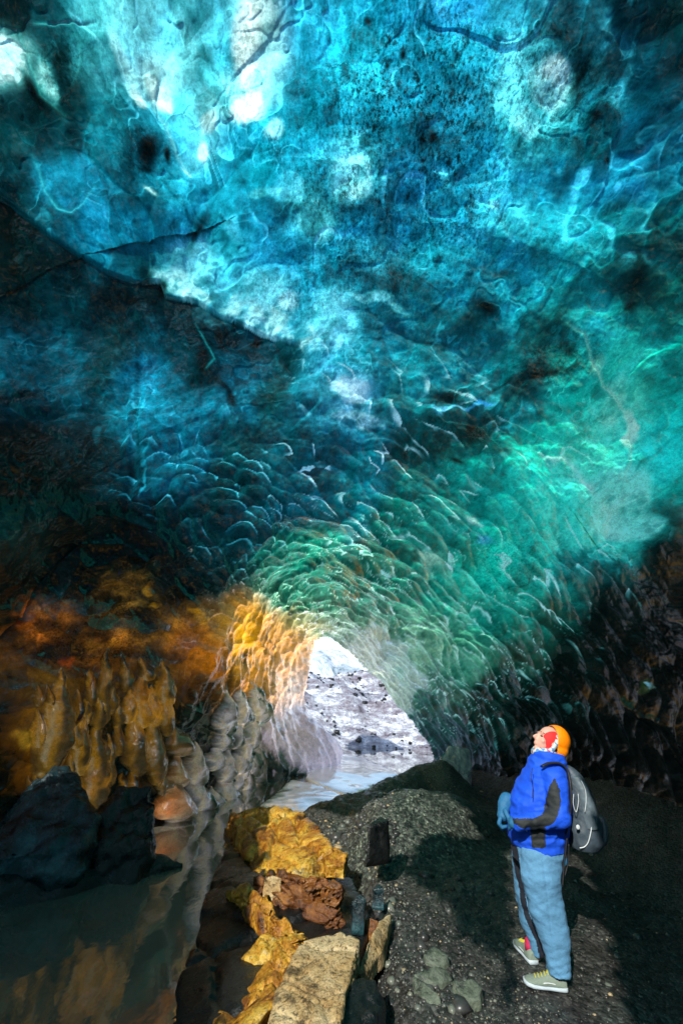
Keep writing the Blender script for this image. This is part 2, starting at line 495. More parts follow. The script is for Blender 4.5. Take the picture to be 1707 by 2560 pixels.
# the ledge: everything below and left of this edge hangs nearer
LEDGE = [(-400, 330), (0, 470), (110, 560), (190, 605), (256, 645), (327, 662), (385, 650), (400, 690), (490, 708), (572, 762), (681, 812), (745, 850), (790, 930), (800, 1000),
         (700, 1100), (560, 1200), (300, 1340), (-400, 1500)]
BULGE = [  # x, y, rx, ry, angle, height, power   (positive = into the cave)
 (1385, 190, 85, 95, 20, .22, 4), (880, 450, 80, 75, 0, .20, 4), (800, 560, 80, 80, 0, .14, 4), (1110, 450, 34, 34, 0, .08, 4), (270, 530, 130, 130, 20, .25, 4), (150, 400, 70, 100, -20, .15, 4),
 (640, 120, 60, 160, 0, .12, 3), (500, 120, 60, 200, -10, .10, 3), (350, 100, 50, 160, -10, .12, 3), (650, 420, 70, 80, 0, .12, 4), (960, 640, 90, 60, -20, .15, 4), (850, 270, 60, 100, 0, .1, 4),
 (1580, 1260, 110, 80, -25, .30, 4), (1530, 1020, 70, 130, 15, .22, 4), (1660, 1060, 80, 120, 0, .12, 4), (1230, 1410, 90, 70, 10, .15, 4), (1380, 1200, 90, 80, 20, .12, 4), (1100, 1390, 60, 50, 30, .12, 4),
 (1380, 1470, 60, 40, 10, .1, 4), (1200, 700, 110, 50, 10, -.2, 3), (1130, 1000, 90, 40, 0, -.2, 3), (350, 325, 60, 70, 0, -.1, 3), (505, 880, 40, 60, 0, -.2, 3),
 (1500, 700, 60, 80, 0, .12, 4), (1600, 560, 100, 140, 20, .15, 3), (1060, 120, 150, 90, 20, .08, 3), (200, 900, 150, 200, 0, .2, 3), (450, 1000, 120, 150, 0, .15, 3), (320, 1100, 14, 200, 2, .12, 3),
 (60, 280, 60, 130, -30, .2, 3), (590, 1560, 60, 60, 0, .15, 3), (300, 1470, 200, 60, 10, -.2, 3), (150, 1550, 180, 50, 10, .2, 3), (480, 1640, 80, 40, 10, .2, 3),
]


# knobs of the left wall: top x, y, bottom x, y, radius (in the photograph's pixels / 2.24, from 0, 1300)
KNOBS = [(310,870,250,1370,110),(400,945,400,1110,50),(480,840,490,990,45),(580,730,560,1000,45),(545,930,570,1100,40),(600,870,620,1060,40),(675,750,690,930,35),(785,770,800,870,40),(780,860,770,980,55),(900,800,900,1000,60),(440,1050,440,1380,60),(530,1130,530,1560,85),(650,980,650,1130,35),(720,940,700,1110,45),(780,960,780,1080,40),(835,940,830,1090,30),(880,930,910,1170,45),(650,1140,650,1290,45),(740,1070,740,1380,65),(830,1100,840,1400,75),(950,1150,980,1280,60),(880,1370,880,1470,45),(960,1300,960,1460,50),(1060,1250,1060,1450,60),(920,1440,920,1640,80),(1070,1460,1080,1590,70),(1180,1500,1180,1600,50),(1210,950,1210,1110,35),(1290,950,1280,1110,50),(1380,950,1390,1080,55),(1190,1120,1190,1260,40),(1270,1100,1270,1250,40),(1370,1080,1370,1270,65),(1230,1260,1230,1440,50),(1310,1260,1310,1400,55),(1390,1260,1400,1430,50),(1430,1340,1430,1460,45),(1240,1440,1240,1570,60)]
_rl = random.Random(4)
for _ in range(60):
    _x, _y = _rl.uniform(160, 1450), _rl.uniform(880, 1480)
    _h = _rl.uniform(80, 200)
    KNOBS.append((_x, _y, _x + _rl.uniform(-12, 20), _y + _h, _h * _rl.uniform(.20, .32)))


def knob_field(qx, qy):
    """height 0..1 of the nearest knob, how near its edge, and side (-1 left .. 1 right)"""
    best = np.zeros_like(qx)
    edge = np.zeros_like(qx)
    side = np.zeros_like(qx)
    rad = np.zeros_like(qx)
    for (x0, y0, x1, y1, r) in KNOBS:
        x0, y0, x1, y1, r = x0 / 2.24, 1300 + y0 / 2.24, x1 / 2.24, 1300 + y1 / 2.24, 1.12 * r / 2.24
        y0 -= .15 * (y1 - y0)
        m = (qx > min(x0, x1) - r - 4) & (qx < max(x0, x1) + r + 4) & (qy > y0 - 4) & (qy < y1 + r + 4)
        if not m.any():
            continue
        X, Y = qx[m], qy[m]
        v = (Y - y0) / (y1 - y0 + .6 * r)
        vc = np.clip(v, 0.001, .999)
        w_ = r * np.clip(np.sin(np.pi * vc ** 1.35), 0, 1) ** .6 * (.55 + .5 * vc)
        cx = x0 + (x1 - x0) * v
        u = (X - cx) / np.maximum(w_, .5)
        h = np.sqrt(np.clip(1 - u * u, 0, 1)) * np.clip(w_ / r, 0, 1) * ((v > 0) & (v < 1)) * (r / 30) ** .5
        b_ = best[m]
        up = h > b_
        best[m] = np.where(up, h, b_)
        edge[m] = np.where(up, np.abs(u), edge[m])
        side[m] = np.where(up, u, side[m])
        rad[m] = np.where(up, vc, rad[m])
    return best, edge, side, rad


def wall_layers(P, px, py, infront):
    """displacement into the cave and ice tint for base points P"""
    n3 = P
    y = P[..., 1]
    d = 0.16 * fbm(n3 * 0.55, 3, 3)
    # big smooth cups
    f1, f2, cid = worley(n3 * [0.75, .6, .75] + 0.4 * fbm(n3 * .5, 2, 8)[..., None], 5)
    cup_big = np.clip(f1, 0, 1) ** 2
    d += 0.20 * cup_big
    m_sc = ss(4.0, 7.5, y) * (1 - .6 * ss(950, 700, py) * infront)         # scalloped zone
    wrp = 0.25 * np.stack([vnoise(n3 * 1.3, 31), vnoise(n3 * 1.3, 32), vnoise(n3 * 1.3, 33)], -1)
    fl = np.array([.70, .28, -.66]); fl /= np.linalg.norm(fl)
    q = (n3 + wrp) - .55 * ((n3 + wrp) @ fl)[..., None] * fl
    f1, f2, cid2, of1 = worley(q * 3.5, 11, want_off=True)
    d += m_sc * 0.125 * np.clip(f1, 0, 1) ** 2.2
    f1b, f2b, cid3, of2 = worley(q * 7.5, 12, want_off=True)
    d += m_sc * ss(7, 11, y) * 0.04 * np.clip(f1b, 0, 1) ** 2
    # ceiling: medium soft relief
    f1c, f2c, cid4 = worley((n3 + 2 * wrp) * [1.9, 1.2, 1.9], 15)
    d += (1 - m_sc) * 0.075 * np.clip(f1c, 0, 1) ** 2
    d += 0.022 * fbm(n3 * 3.2, 4, 21) + 0.006 * fbm(n3 * 14, 3, 22) * 1.0
    # curved melt layers: each ends in a crisp lip
    lay = 0
    lipT = 0
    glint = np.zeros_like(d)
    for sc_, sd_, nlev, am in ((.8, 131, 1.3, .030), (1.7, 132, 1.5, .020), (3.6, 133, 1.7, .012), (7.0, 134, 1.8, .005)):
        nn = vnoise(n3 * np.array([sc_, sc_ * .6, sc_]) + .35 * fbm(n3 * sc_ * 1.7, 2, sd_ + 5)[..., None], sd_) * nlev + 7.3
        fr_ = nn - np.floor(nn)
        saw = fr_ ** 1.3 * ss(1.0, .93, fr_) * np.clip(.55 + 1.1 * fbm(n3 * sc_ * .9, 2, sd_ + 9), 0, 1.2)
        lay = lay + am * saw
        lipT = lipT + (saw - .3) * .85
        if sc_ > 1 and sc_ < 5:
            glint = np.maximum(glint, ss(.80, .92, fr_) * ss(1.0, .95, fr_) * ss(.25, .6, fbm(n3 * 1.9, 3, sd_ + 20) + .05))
    d += lay * (1 - .8 * m_sc)
    crease = (1 - ss(0.0, 0.09, f2c - f1c)) * (1 - m_sc) + 0.5 * (1 - ss(0, .1, f2 - f1)) * m_sc
    # hand-placed relief (in view only)
    wx = 14 * fbm(n3 * 1.4, 3, 41)
    wy = 14 * fbm(n3 * 1.4, 3, 42)
    qx, qy = px + wx, py + wy
    wx2, wy2 = 18 * fbm(n3 * 4, 4, 43), 18 * fbm(n3 * 4, 4, 44)
    hp = np.zeros_like(d)
    for b in BULGE:
        hp += (.12 if b[1] < 800 else .40) * b[5] * gauss(qx, qy, b[0], b[1], b[2], b[3], b[4], 2.6)
    sd = poly_sdf(px + .5 * wx, py + .5 * wy, LEDGE)
    ledge = ss(5, -5, sd) * (1 - .0 * ss(850, 1000, py))
    fade = ss(-30, -260, sd)
    hp += 0.06 * ledge * np.exp(-np.maximum(-sd - 0, 0) / 200) * ss(1250, 900, py)
    hp *= infront
    d = d + hp
    lfn = fbm(n3 * 2.6, 3, 120)
    # --- tint
    shape = d.shape
    L = []
    for row in TINT_ROWS.strip().split('\n'):
        yy_, rest = row.split('|')
        for it in rest.split():
            a, b = it.split(':')
            L.append((float(a), float(yy_), *lin([float(v) for v in b.split(',')])))
    L = np.array(L)
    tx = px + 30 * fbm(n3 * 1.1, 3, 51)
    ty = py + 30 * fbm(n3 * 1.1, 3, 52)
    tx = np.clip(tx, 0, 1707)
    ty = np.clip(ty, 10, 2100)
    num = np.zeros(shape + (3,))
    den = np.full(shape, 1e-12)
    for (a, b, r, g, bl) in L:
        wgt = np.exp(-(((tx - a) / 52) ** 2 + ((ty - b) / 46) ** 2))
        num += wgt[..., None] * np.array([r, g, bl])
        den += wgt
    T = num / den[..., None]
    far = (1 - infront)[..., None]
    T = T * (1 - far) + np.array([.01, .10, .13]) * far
    # the lip of the ledge: tint lighter above, darker below
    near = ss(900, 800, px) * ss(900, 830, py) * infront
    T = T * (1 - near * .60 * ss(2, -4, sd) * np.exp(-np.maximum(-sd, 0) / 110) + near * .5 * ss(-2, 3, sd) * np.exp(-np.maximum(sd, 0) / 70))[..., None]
    fib = fbm(n3 * np.array([6, .7, .9]), 4, 150)
    T = T * np.exp(.75 * fib * infront * gauss(px, py, 480, 130, 380, 300, 0, 4))[..., None]
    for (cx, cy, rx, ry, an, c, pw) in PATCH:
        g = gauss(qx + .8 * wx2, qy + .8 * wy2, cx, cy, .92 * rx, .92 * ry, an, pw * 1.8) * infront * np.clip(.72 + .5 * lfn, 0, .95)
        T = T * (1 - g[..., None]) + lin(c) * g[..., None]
    # bright strip of thin ice above the ledge
    strip = [(385, 630), (450, 655), (560, 720), (690, 780), (750, 830)]
    ds, fr = poly_dist(qx, qy - 12, strip)
    g = ss(40, 4, ds + 26 * fbm(n3 * 4, 4, 170)) * (sd > -2) * infront * np.clip(.55 + 1.0 * fbm(n3 * 9, 4, 171), .1, 1.1)
    T = T * (1 - .85 * g[..., None]) + lin((150, 225, 240)) * .85 * g[..., None]
    # facets: flat-sided bodies of ice, each a little clearer or duller, shading across to its neighbour
    fac = 0
    for sc_, sd_, am in ((.9, 101, .10), (2.0, 102, .32), (4.6, 103, .42), (9.5, 104, .30)):
        qf = (n3 + 2.2 * wrp / sc_ ** .5) * np.array([sc_, sc_ * .62, sc_])
        g1, g2, gid = worley(qf, sd_)
        dirn = np.stack([np.cos(gid * 40), np.sin(gid * 40), np.cos(gid * 91)], -1)
        lean = ((qf - np.floor(qf) - .5) * dirn).sum(-1)
        fac = fac + am * ((gid - .5) * 1.3 + .5 * lean)
    T = T * np.exp(.75 * fac * (1 - .45 * m_sc) + .62 * lipT * (1 - .75 * m_sc))[..., None]
    # drapery of the left tunnel wall: clear and silty ribs
    rib = fbm(n3 * np.array([5.5, 5.5, 1.1]), 4, 140)
    gm = infront * gauss(px, py, 640, 1720, 150, 220, -8, 3)
    T = T * np.exp(gm * (-.4 + 2.2 * rib))[..., None]
    d = d + gm * .05 * rib
    # rounded knobs: lit left flanks, highlight streaks and dark gaps painted into the tint
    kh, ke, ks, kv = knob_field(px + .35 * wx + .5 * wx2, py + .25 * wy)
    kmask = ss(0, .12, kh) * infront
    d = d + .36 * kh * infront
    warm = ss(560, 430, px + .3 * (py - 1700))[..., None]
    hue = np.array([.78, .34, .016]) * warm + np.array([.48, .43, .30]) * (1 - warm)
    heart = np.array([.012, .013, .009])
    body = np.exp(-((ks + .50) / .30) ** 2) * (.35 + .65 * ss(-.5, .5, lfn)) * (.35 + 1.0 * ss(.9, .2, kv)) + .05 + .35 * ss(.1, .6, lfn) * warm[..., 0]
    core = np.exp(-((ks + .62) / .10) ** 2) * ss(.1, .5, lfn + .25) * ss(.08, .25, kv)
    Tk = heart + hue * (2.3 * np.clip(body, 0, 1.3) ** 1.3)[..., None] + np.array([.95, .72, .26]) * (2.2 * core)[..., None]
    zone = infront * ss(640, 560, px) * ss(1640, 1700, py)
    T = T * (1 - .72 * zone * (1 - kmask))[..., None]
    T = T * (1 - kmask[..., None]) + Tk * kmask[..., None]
    m_sc = m_sc * (1 - kmask)
    gap = infront * ss(0, .1, kh) * 0
    # white glints painted into the tint along crests between scallops
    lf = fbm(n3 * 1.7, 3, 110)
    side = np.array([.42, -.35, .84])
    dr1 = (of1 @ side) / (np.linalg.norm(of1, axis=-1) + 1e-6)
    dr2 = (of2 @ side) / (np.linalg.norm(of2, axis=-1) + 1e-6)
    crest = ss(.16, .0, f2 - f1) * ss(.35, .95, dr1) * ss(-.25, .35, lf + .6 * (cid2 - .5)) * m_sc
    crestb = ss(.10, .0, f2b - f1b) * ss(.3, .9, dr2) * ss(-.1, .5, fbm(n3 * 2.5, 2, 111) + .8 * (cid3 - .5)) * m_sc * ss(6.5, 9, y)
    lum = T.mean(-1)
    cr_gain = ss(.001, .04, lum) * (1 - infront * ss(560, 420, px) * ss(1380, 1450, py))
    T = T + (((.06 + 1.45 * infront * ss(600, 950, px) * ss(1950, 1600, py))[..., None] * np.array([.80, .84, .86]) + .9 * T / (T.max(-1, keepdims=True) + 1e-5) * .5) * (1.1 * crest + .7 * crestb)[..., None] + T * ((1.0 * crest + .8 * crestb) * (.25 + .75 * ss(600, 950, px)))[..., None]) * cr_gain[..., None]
    T = T + (glint * (1 - .8 * m_sc) * ss(.004, .08, lum))[..., None] * (T * .9 + np.array([.02, .05, .055]))  # painted glints along the lips of the melt layers
    # each scallop is tinted lighter towards its upper lip
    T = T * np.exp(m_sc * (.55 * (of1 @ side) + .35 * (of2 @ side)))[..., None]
    mott = np.exp(0.30 * fbm(n3 * 2.3, 5, 61) + 0.35 * fbm(n3 * 9, 4, 62) + .18 * (cid4 - .5) * (1 - m_sc) + .35 * (cid2 - .5) * m_sc)
    T = T * mott[..., None]
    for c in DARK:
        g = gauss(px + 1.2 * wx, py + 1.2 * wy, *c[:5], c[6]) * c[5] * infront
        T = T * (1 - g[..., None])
    for pts, hw, dk in CRACKS:
        dd, _ = poly_dist(qx, qy, pts)
        g = np.exp(-(dd / (.7 * hw)) ** 2) * .7 * dk * infront * np.clip(.65 + .7 * lfn, 0, 1)
        T = T * (1 - g[..., None])
        d = d - .004 * g
    for pts, hw, hh, c, gs in FINS:
        dd, fr = poly_dist(qx, qy, pts)
        tap = np.sin(np.pi * np.clip(fr, .02, .98)) ** .5
        g = np.exp(-(dd / hw) ** 1.5) * infront * tap
        d = d + .35 * hh * g
        if c is not None:
            T = T * (1 - gs * g[..., None]) + lin(c) * gs * g[..., None]
    # share of frozen-in silt grains
    silt = 0.10 + 0 * d
    for (cx, cy, rx, ry, an, k_) in ((1020, 330, 300, 420, 10, .9), (1330, 200, 260, 220, 0, .6), (880, 640, 260, 160, -10, .6), (1180, 620, 300, 160, 0, .4), (1400, 880, 120, 60, -20, .6),
                                     (620, 130, 60, 120, 0, .35), (150, 130, 60, 90, 0, .6), (330, 330, 60, 80, 0, .5), (680, 360, 60, 60, 0, .5), (250, 1560, 260, 120, 0, .6), (1300, 1400, 200, 120, 0, .35), (450, 850, 250, 120, 0, .3)):
        silt = np.maximum(silt, k_ * gauss(qx, qy, cx, cy, rx, ry, an, 3) * infront)
    wet = infront * np.maximum(kmask, np.maximum(gauss(px, py, 420, 1650, 420, 260, 0, 4), .6 * gauss(px, py, 800, 1400, 420, 200, 0, 4)))
    return d, T, np.stack([silt, wet], -1)


TGAIN = 1.15
def displaced(P, N, px, py, infront):
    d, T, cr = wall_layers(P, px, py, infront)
    V = P + N * d[..., None]
    gold = ss(.0, .02, T[..., 0] - T[..., 2])
    lum = T.mean(-1)
    T = T * (TGAIN * (1 + 1.6 * gold) * (np.clip(lum, .003, 1) / .16) ** (.30 * (1 - gold)))[..., None]
    blue = 1 - gold
    T[..., 0] = T[..., 0] * (1 - .6 * blue * ss(.35, .1, lum))
    T[..., 1] *= 1.08 - .22 * gold
    T[..., 2] *= 1 - .08 * blue - .35 * gold * ss(.3, .05, T[..., 2])
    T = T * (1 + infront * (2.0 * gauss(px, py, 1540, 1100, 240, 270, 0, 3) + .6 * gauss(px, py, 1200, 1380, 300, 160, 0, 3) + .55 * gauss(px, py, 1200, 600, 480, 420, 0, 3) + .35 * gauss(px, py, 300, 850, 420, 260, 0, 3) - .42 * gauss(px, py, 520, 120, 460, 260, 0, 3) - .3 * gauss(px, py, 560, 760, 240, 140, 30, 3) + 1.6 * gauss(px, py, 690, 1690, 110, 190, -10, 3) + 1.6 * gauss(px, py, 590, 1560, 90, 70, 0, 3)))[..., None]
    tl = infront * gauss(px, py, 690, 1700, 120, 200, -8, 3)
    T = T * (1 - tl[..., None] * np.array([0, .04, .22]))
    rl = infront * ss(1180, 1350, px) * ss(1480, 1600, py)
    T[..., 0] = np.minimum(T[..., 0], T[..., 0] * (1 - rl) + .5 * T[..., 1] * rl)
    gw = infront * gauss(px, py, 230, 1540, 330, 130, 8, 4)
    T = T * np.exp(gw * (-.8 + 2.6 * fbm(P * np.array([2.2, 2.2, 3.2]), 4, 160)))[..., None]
    m = np.maximum(T.max(-1), 1e-6)
    T = T * (.93 * (1 - np.exp(-m * 1.1)) / m)[..., None]
    return V, T, cr


def grid_normals(P):
    du = np.gradient(P, axis=1)
    dv = np.gradient(P, axis=0)
    n = np.cross(du, dv)
    n /= np.linalg.norm(n, axis=-1, keepdims=True) + 1e-12
    # point into the cave
    s = np.sign(((np.array([0, 4.0, 1.5]) + np.stack([0 * P[..., 0], 0.9 * (P[..., 1] - 4), 0 * P[..., 0]], -1) - P) * n).sum(-1))
    return n * s[..., None]


def ice_material():
    b = NB('cave_ice')
    at_ = b.n('Attribute', attribute_name='ice_glow_tint')
    cr = b.n('Attribute', attribute_name='silt')
    co = b.coord()
    cs = b.coord((1.0, .55, 1.0))
    # fine silt specks frozen in, thick in places
    n1 = b.noise(cs, 38, 5, .7)
    n2 = b.noise(co, 1.6, 3, .6)
    speck = b.ramp(n1, [(.435, .02), (.49, 1.08)])
    zone = b.math('MULTIPLY', b.ramp(n2, [(.36, .25), (.55, 1)]), cr.outputs['Fac'])
    k = b.mix(zone, (1, 1, 1), speck)
    k2 = b.ramp(b.noise(cs, 11, 9, .84, .25), [(.36, .30), (.47, .88), (.54, 1.15), (.66, 1.6)])
    k3 = b.ramp(b.noise(co, 60, 5, .8), [(.38, .55), (.5, 1.0), (.62, 1.45)])
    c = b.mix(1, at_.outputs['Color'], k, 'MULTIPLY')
    clump = b.ramp(b.noise(cs, 7, 10, .82, .3), [(.415, .04), (.445, 1)])
    c = b.mix(b.math('MULTIPLY', cr.outputs['Fac'], 1.0, True), c, b.mix(1, c, clump, 'MULTIPLY'))
    c = b.mix(b.math('ADD', b.math('MULTIPLY', cr.outputs['Fac'], .7), .45, True), c, k2, 'MULTIPLY')
    c = b.mix(b.math('ADD', b.math('MULTIPLY', cr.outputs['Fac'], .7), .35, True), c, k3, 'MULTIPLY')
    h = b.math('ADD', b.math('MULTIPLY', b.noise(cs, 6, 7, .68, .6), 1.0), b.math('MULTIPLY', b.noise(co, 26, 4, .6), .12))
    nrm = b.bump(h, .42, .06)
    tr = b.n('BsdfTranslucent', i_Color=c, i_Normal=nrm)
    pr = b.n('BsdfPrincipled')
    b.set(pr, 'Base Color', b.mix(.5, (.006, .010, .011), b.mix(1, c, (.16, .16, .16), 'MULTIPLY'), 'ADD'))
    b.set(pr, 'Roughness', b.ramp(b.noise(co, 5, 3, .6), [(.3, .10), (.7, .28)]))
    pr.inputs['IOR'].default_value = 1.36
    wt = b.n('Attribute', attribute_name='wetness')
    b.set(pr, 'Coat Weight', b.math('ADD', b.math('MULTIPLY', wt.outputs['Fac'], .6), .40, True))
    pr.inputs['Coat Roughness'].default_value = .04
    pr.inputs['Coat IOR'].default_value = 1.7
    b.set(pr, 'Normal', nrm)
    ad = b.n('AddShader', i_0=tr.outputs[0], i_1=pr.outputs[0])
    return b.finish(ad.outputs[0])


ICE = ice_material()


def sun_hole(P):
    """true where the shell is open: added unseen gaps, shaped so the sun falls on rocks, visitor and left wall"""
    t = (P[..., 2] - 0.3) / SUN[2]
    g = P - SUN * t[..., None]
    wob = .35 * fbm(P * .8, 3, 95)
    gx, gy = g[..., 0] + wob, g[..., 1] + 2 * wob
    up = P[..., 2] > .6
    fine = .16 * fbm(P * 3.1, 3, 96)
    a = poly_inside(gx + fine, gy + 2 * fine, [(-.75, 2.2), (-.85, 6.5), (-.9, 8.2), (.8, 9.0), (2.2, 9.0), (2.4, 7.8), (1.3, 7.0), (.75, 6.1), (1.2, 5.5), (1.5, 4.4), (1.3, 2.2)])
    t2 = (P[..., 2] - 1.0) / SUN[2]
    g2 = P - SUN * t2[..., None]
    c = poly_inside(g2[..., 0], g2[..., 1], [(.85, 2.75), (1.5, 2.75), (2.95, 6.15), (2.05, 6.15)])
    t3 = (P[..., 2] - 1.2) / SUN[2]
    g3 = P - SUN * t3[..., None] + wob[..., None]
    e = poly_inside(g3[..., 0], g3[..., 1], [(-5.4, 5.9), (-5.4, 7.4), (-2.6, 8.8), (-1.7, 9.2), (-1.5, 8.5), (-2.4, 7.5), (-3.2, 6.5), (-3.8, 5.9)])
    a = a | e
    px, py, w_ = proj(P)
    seen = (w_ > 0) & (px > -240) & (px < 1900) & (py > -140) & (py < 2620)
    return up & (a | c) & ~seen


def build_vault():
    xs = np.concatenate([np.arange(-420, -12, 12), np.arange(-12, 1719, 2.3), np.arange(1719, 2130, 12)]).astype(float)
    ys = np.concatenate([np.arange(-420, -12, 12), np.arange(-12, 2160, 2.3), np.arange(2160, 2600, 12)]).astype(float)
    cx = np.linspace(xs[0], xs[-1], 240)
    cy = np.linspace(ys[0], ys[-1], 280)
    CX, CY = np.meshgrid(cx, cy)
    t = march(rays(CX, CY))
    # bilinear resample of the smooth base depth
    def resamp(a):
        b = np.stack([np.interp(xs, cx, a[i]) for i in range(len(cy))])
        return np.stack([np.interp(ys, cy, b[:, j]) for j in range(len(xs))], 1)
    tt = resamp(t)
    PX, PY = np.meshgrid(xs, ys)
    P = CAM + rays(PX, PY) * tt[..., None]
    # smooth base normals from the implicit function
    e = 1e-2
    g = np.stack([fcave(P + [e, 0, 0]) - fcave(P - [e, 0, 0]), fcave(P + [0, e, 0]) - fcave(P - [0, e, 0]), fcave(P + [0, 0, e]) - fcave(P - [0, 0, e])], -1)
    N = -g / (np.linalg.norm(g, axis=-1, keepdims=True) + 1e-9)
    infront = np.ones(P.shape[:-1])
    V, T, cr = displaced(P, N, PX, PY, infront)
    valid = (P[..., 1] < YE) & (P[..., 1] > -0.5) & (V[..., 2] > -1.0) & ~sun_hole(P)
    Fc = grid_faces(len(ys), len(xs), valid)
    V, Fc, A = compact(V.reshape(-1, 3), Fc, {'ice_glow_tint': T.reshape(-1, 3), 'silt': cr[..., 0].ravel(), 'wetness': cr[..., 1].ravel()})
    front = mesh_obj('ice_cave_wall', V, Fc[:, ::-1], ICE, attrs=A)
    tag(front, kind='structure')
    # rest of the chamber, outside the picture
    ys2 = np.linspace(-7.9, 6, 140)
    th = np.linspace(0.0, math.pi, 150)
    TH, Y2 = np.meshgrid(th, ys2)
    L, Rr, H, xc, nl, nr = prof(Y2)
    c, s = np.cos(TH), np.sin(TH)
    a = np.where(c > 0, Rr, L)
    n = np.where(c > 0, nr, nl)
    X2 = xc + a * np.sign(c) * np.abs(c) ** (2 / n)
    Z2 = ZB + H * np.abs(s) ** (2 / n)
    P = np.stack([X2, Y2, Z2], -1)
    g = np.stack([fcave(P + [e, 0, 0]) - fcave(P - [e, 0, 0]), fcave(P + [0, e, 0]) - fcave(P - [0, e, 0]), fcave(P + [0, 0, e]) - fcave(P - [0, 0, e])], -1)
    N = -g / (np.linalg.norm(g, axis=-1, keepdims=True) + 1e-9)
    px, py, w_ = proj(P)
    vis = (w_ > .3) & (px > -380) & (px < 2090) & (py > -380) & (py < 2560)
    inf = np.zeros(P.shape[:-1])
    V, T, cr = displaced(P, N, np.clip(px, 0, 1707), np.clip(py, 0, 2000), inf)
    valid = ~vis & ~sun_hole(P)
    Fc = grid_faces(len(ys2), len(th), valid)
    V, Fc, A = compact(V.reshape(-1, 3), Fc, {'ice_glow_tint': T.reshape(-1, 3), 'silt': cr[..., 0].ravel(), 'wetness': cr[..., 1].ravel()})
    rear = mesh_obj('ice_cave_wall_rear', V, Fc, ICE, attrs=A)
    tag(rear, kind='structure')
    return front


vault = build_vault()

#@@GROUND
# ------------------------------------------------------------------ ground
WATER_Z = -0.25
LAND = [(-0.75, 1.5), (-0.80, 3.9), (-1.0, 5.2), (-1.05, 6.6), (-1.35, 8.2), (-.5, 8.9), (.8, 10.0), (1.9, 11.6), (3.0, 12.2), (3.4, 14), (3.5, 20), (12, 20), (12, -14), (-12, -14), (-12, -5), (-3, -3), (-1.2, 0)]
def ground_h(x, y):
    sd = poly_sdf(x, y, LAND)
    P2 = np.stack([x, y, 0 * x], -1)
    sd = sd + .12 * fbm(P2 * 1.7, 3, 71)
    h = -0.85 + 0.85 * ss(.35, -.35, sd)
    land = ss(.1, -.3, sd)
    # gravel ridge that dams the water
    d, fr = poly_dist(x, y, [(-.4, 8.6), (.9, 9.6), (1.9, 10.9), (2.5, 10.8)])
    h += (.05 + .55 * fr) * np.exp(-(d / .55) ** 2)
    # rounded mound in the middle
    u = ((x - 1.45) * .8 + (y - 7.9) * .6) / 1.5
    v = (-(x - 1.45) * .6 + (y - 7.9) * .8) / .75
    h += .55 * np.exp(-(u * u + v * v) ** 1.4)
    # bank that climbs to the right wall
    h += .9 * ss(3.2, 5.2, x - .02 * y) * ss(2, 9, y) + .25 * ss(3.6, 5.0, x)
    h += land * (.035 * fbm(P2 * 2.2, 3, 72) + .022 * fbm(P2 * 7, 3, 73) * (1 - .6 * ss(1.6, 2.4, x)) + .010 * fbm(P2 * 22, 2, 74) * (1 - .6 * ss(1.6, 2.4, x)))
    h -= .30 * ss(.75, .35, x) * ss(9.0, 8.0, y) * ss(1.8, 2.6, y) * land
    flat = np.exp(-(((x - 1.8) / .5) ** 2 + ((y - 4.6) / .6) ** 2))
    h = h * (1 - .8 * flat)
    return h


def gravel_material(name='wet_gravel'):
    b = NB(name)
    co = b.coord()
    vr = b.n('TexVoronoi', feature='F1')
    b.set(vr, 'Vector', co)
    vr.inputs['Scale'].default_value = 34
    n = b.noise(co, 3, 5, .65)
    base = b.ramp(n, [(.3, (.014, .013, .012)), (.5, (.034, .032, .030)), (.7, (.040, .052, .046))])
    st = b.ramp(vr.outputs['Color'], [(.2, .35), (.6, 1.0), (.95, 2.2)])
    ps = b.n('Attribute', attribute_name='pale_silt')
    gn = b.ramp(b.noise(co, 14, 8, .8), [(.42, (.006, .008, .008)), (.52, (.045, .060, .048)), (.64, (.24, .26, .20))])
    base = b.mix(ps.outputs['Fac'], base, gn)
    c = b.mix(1, base, st, 'MULTIPLY')
    pr = b.n('BsdfPrincipled')
    b.set(pr, 'Base Color', c)
    b.set(pr, 'Roughness', b.ramp(b.noise(co, 12, 4, .6), [(.35, .22), (.65, .8)]))
    h = b.math('ADD', b.math('MULTIPLY', vr.outputs['Distance'], -1.0), b.math('MULTIPLY', b.noise(co, 60, 4, .65), .7))
    b.set(pr, 'Normal', b.bump(h, .8, .012))
    return b.finish(pr.outputs[0])


GRAVEL = gravel_material()


def build_ground():
    az = np.concatenate([np.linspace(-180, -50, 60)[:-1], np.linspace(-50, 50, 560), np.linspace(50, 180, 60)[1:]]) * math.pi / 180
    rr = np.concatenate([[0.02], np.geomspace(.3, 2.2, 16)[:-1], np.geomspace(2.2, 17.5, 420)])
    A, Rr = np.meshgrid(az, rr)
    x, y = Rr * np.sin(A), Rr * np.cos(A)
    z = ground_h(x, y)
    V = np.stack([x, y, z], -1).reshape(-1, 3)
    Fc = grid_faces(len(rr), len(az))
    mud = (.9 * np.exp(-(((x - 1.2) / 1.3) ** 2 + ((y - 7.6) / 1.1) ** 2) ** 1.5) + .5 * ss(.1, .6, fbm(np.stack([x, y, 0 * x], -1) * .9, 3, 90)) * ss(2.2, 1.2, x)).ravel()
    o = mesh_obj('ground', V, Fc, GRAVEL, attrs={'pale_silt': np.clip(mud, 0, 1)})
    tag(o, kind='structure')


build_ground()

